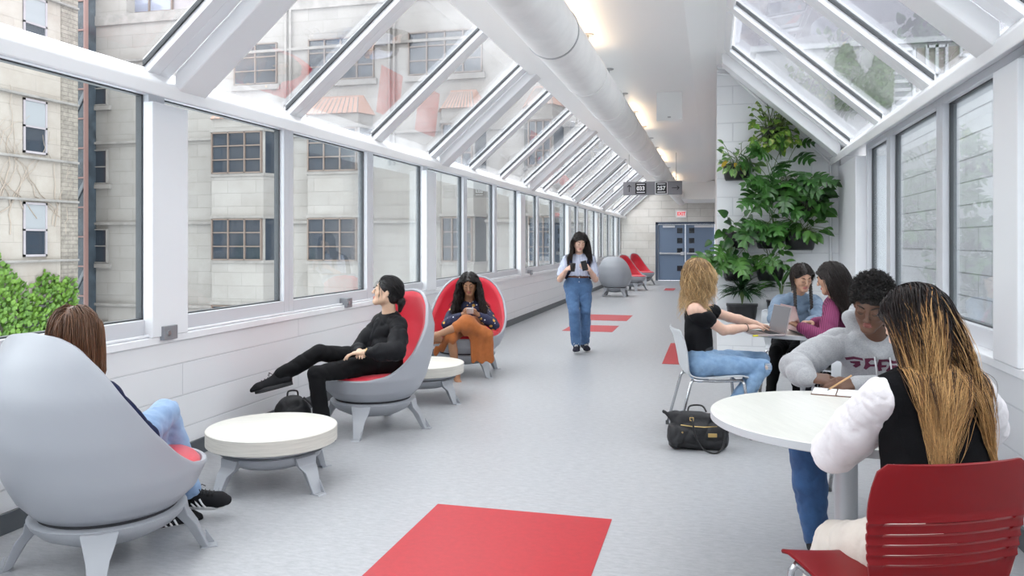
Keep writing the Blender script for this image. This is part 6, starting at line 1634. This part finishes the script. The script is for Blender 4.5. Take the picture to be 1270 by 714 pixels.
def leaf(mb, base, d, n, L, W, kind='oval', droop=.35):
    "a leaf blade from base along d, lying normal to n, bending down towards the tip"
    d = Vector(d).normalized(); n = Vector(n); n = (n-d*n.dot(d)).normalized(); s = d.cross(n); K = 9
    prof = {'oval': lambda t: math.sin(PI*min(1, t**.8))**.85, 'heart': lambda t: (math.sin(PI*t**.55) if t > 0 else 0)**.8, 'blade': lambda t: (min(1, t*5))*(1-t**2.2), 'monstera': lambda t: math.sin(PI*min(1, t**.62))**.6}[kind]
    cen = []; p = Vector(base); dd = d.copy()
    for i in range(K+1):
        cen.append((p.copy(), dd.copy())); dd = (dd-Vector((0, 0, 1))*droop*(1.6/K)*(i/K+.3)).normalized(); p = p+dd*L/K
    if kind != 'monstera':
        V = []
        for i, (c, q) in enumerate(cen):
            t = i/K; w_ = W*.5*max(.02, prof(t)); nn = s.cross(q); V += [c-s*w_+nn*w_*.22, c-s*w_*.5+nn*w_*.02, c, c+s*w_*.5+nn*w_*.02, c+s*w_+nn*w_*.22]
        mb.grid(V, K+1, 5); return
    # split leaf: whole along the midrib, deep slits between curved fingers
    def pt(t): 
        i = min(K-1, int(t*K)); u = t*K-i; return cen[i][0].lerp(cen[i+1][0], u), cen[i][1]
    NL = 4
    for sg in (-1, 1):
        for i in range(NL):
            t0, t1 = i/NL, (i+1)/NL; slit = .06 if 0 < i < NL-1 else .02
            rows = []
            for f_ in (0, .3, .55, .8, 1.0):
                row = []
                for t in (t0+slit/NL*f_*2.6*(1 if i else 0), (t0+t1)/2, t1-slit/NL*f_*2.6):
                    c, q = pt(max(0, min(1, t))); nn = s.cross(q); w_ = W*.5*max(.10, prof(max(.02, min(.98, (t0+t1)/2 if f_ > .5 else t))))
                    back = (.16*W if i == 0 else 0); row.append(c+s*sg*w_*f_+q*(W*.16*f_**2-back*f_)+nn*(w_*(.10*math.sin(f_*PI)-.16*f_*f_)))
                if f_ == 1.0: row[0] = row[0].lerp(row[1], .45); row[2] = row[2].lerp(row[1], .35)
                rows += row
            mb.grid(rows, 5, 3)
def pot(loc, w_, h, lab, grp='black wall pots with plants', cat='potted plant', name='potted_plant'):
    t = empty(name, loc, 0, label=lab, cat=cat, group=grp); P = []
    for z, f, dpt in ((0, .40, .13), (.02, .44, .16), (h*.6, .49, .20), (h-.025, .5, .215), (h-.025, .52, .225), (h, .52, .225)):
        ring = []
        for i in range(25):
            a = PI*i/24; x = -math.copysign(abs(math.cos(a))**.45, math.cos(a))*w_*f; y = -(abs(math.sin(a))**.55)*dpt; ring.append((x, y, z))
        P.append(ring)
    V = [p for r in P for p in r]; mb = MB(); n = 25
    F = [(i*n+j, i*n+(j+1) % n, (i+1)*n+(j+1) % n, (i+1)*n+j) for i in range(len(P)-1) for j in range(n)]+[tuple(range(n))[::-1], tuple(range((len(P)-1)*n, len(P)*n))]
    mb.add(V, F); auto_smooth(mb.build('pot', M['pot'], t), 40); return t
def foliage(t, spec, top, seed, mt, name='foliage'):
    "spec(rng) -> list of (base offset, stem end, leaf dir, normal, L, W, kind, droop)"
    rng = random.Random(seed); lf = MB(); st_ = MB()
    for (b, e, d, n, L, W, kind, dr) in spec(rng):
        b, e = Vector(b), Vector(e); mid = b.lerp(e, .5)+Vector((0, 0, .25*(e-b).length*.5))
        st_.tube(smooth_path([b, mid, e], 4), .0035, 5); leaf(lf, e, d, n, L, W, kind, dr)
    st_.build('stems', LM['stem'], t, smooth=True); o = lf.build(name, mt, t, smooth=True)
    return o
def bushy(n, rx, rz_up, rz_dn, L, W, kind='oval', droop=.4, out=.25, top=.15, ysp=.12):
    def f(rng):
        R = []
        for i in range(n):
            a = rng.uniform(-1, 1); v = rng.uniform(-1, 1); x = a*rx*math.sqrt(1-.4*v*v); z = top+(v*rz_up if v > 0 else v*rz_dn); y = -.10-rng.uniform(0, out)
            d = (a*.7+rng.uniform(-.3, .3), -rng.uniform(.2, .8), (.5*v)+rng.uniform(-.5, .2)); nn = (rng.uniform(-.4, .4), -rng.uniform(.4, 1), rng.uniform(.3, .9)); k = rng.uniform(.7, 1.15)
            R.append(((rng.uniform(-.1, .1)*rx*3, -.11, top-.03), (x, y, z), d, nn, L*k, W*k, kind, droop))
        return R
    return f
def WP(px, py): q = AY(px, py, PW); return Vector((q.x, PW-.005, q.z))
def plant(px, pyb, w_px, h_px, lab, specf, mt, seed, dead=0):
    d_ = 9.3; w_ = w_px*d_/972; h = h_px*d_/972; t = pot(WP(px, pyb), w_, h, lab); foliage(t, specf(h), h, seed, mt)
    if dead:
        lf = MB(); rng = random.Random(seed)
        for i in range(dead): leaf(lf, (rng.uniform(-.16, .1), -.2-rng.uniform(0, .05), h-.03+rng.uniform(-.04, .08)), (rng.uniform(-1, .6), -.4, -.6), (0, -1, .4), .10, .045)
        lf.build('withered_leaves', LM['dead'], t, smooth=True)
    return t
plant(914, 224, 33, 19, 'small pale-leaved plant in a black wall pot, set apart on the upper left', lambda h: bushy(46, .22, .22, .10, .13, .055, 'oval', .45, .22, h+.02), LM['light'], 1, 5)
plant(958, 176, 26, 15, 'lime and cream pothos in the topmost black wall pot', lambda h: bushy(150, .27, .34, .22, .10, .075, 'heart', .5, .22, h-.02), LM['yel'], 2)
plant(966, 250, 32, 18, 'big monstera with wide split leaves in the middle of the planted wall', lambda h: bushy(26, .36, .42, .16, .28, .27, 'monstera', .55, .35, h+.08), LM['dark'], 3)
plant(1000, 268, 30, 17, 'bushy dark heart-leaved plant in a black pot near the wall edge', lambda h: bushy(44, .24, .26, .14, .17, .12, 'heart', .5, .25, h+.02), LM['dark'], 4)
plant(992, 310, 35, 22, 'broad-leaved plant with striped foliage in a black pot, lower right of the wall', lambda h: bushy(44, .26, .26, .04, .16, .07, 'oval', .45, .25, h+.02), LM['mid'], 5)
plant(955, 308, 34, 22, 'monstera in a black pot low in the centre of the planted wall', lambda h: bushy(20, .26, .42, .02, .26, .25, 'monstera', .6, .32, h+.08), LM['dark'], 6)
plant(914, 348, 34, 24, 'sprawling monstera with long stalks in a black pot, lower left of the wall', lambda h: bushy(15, .34, .66, .03, .26, .24, 'monstera', .55, .34, h+.06), LM['mid'], 7)
plant(914, 308, 32, 20, 'trailing dark green plant in a black pot above the sprawling monstera', lambda h: bushy(24, .30, .22, .30, .15, .10, 'heart', .5, .25, h-.02), LM['dark'], 12)
plant(955, 348, 32, 18, 'small upright bright green plant in the low black wall pot', lambda h: bushy(30, .17, .26, .0, .14, .065, 'oval', .35, .2, h+.02), LM['mid'], 8)
def spiky(h, n=70, L=.34, W=.032, up=.6):
    def f(rng):
        R = []
        for i in range(n):
            a = rng.uniform(0, 2*PI); e = rng.uniform(-.1, 1.2); d = (math.cos(a)*math.cos(e), -abs(math.sin(a))*math.cos(e)*.8, math.sin(e)); R.append(((0, -.12, h-.02), (d[0]*.03, -.13, h+.12+rng.uniform(0, up)*.15), d, (0, -.2, 1), L*rng.uniform(.7, 1), W, 'blade', .7))
        return R
    return f
plant(920, 398, 36, 22, 'dark spiky dracaena in the lowest black wall pot', lambda h: spiky(h, 110, .30), LM['spike'], 9)
plant(968, 392, 32, 20, 'long-leaved snake plant in a black wall pot behind the person with braids', lambda h: spiky(h, 16, .40, .06), LM['mid'], 10)
# long trailing runner at the left edge of the wall
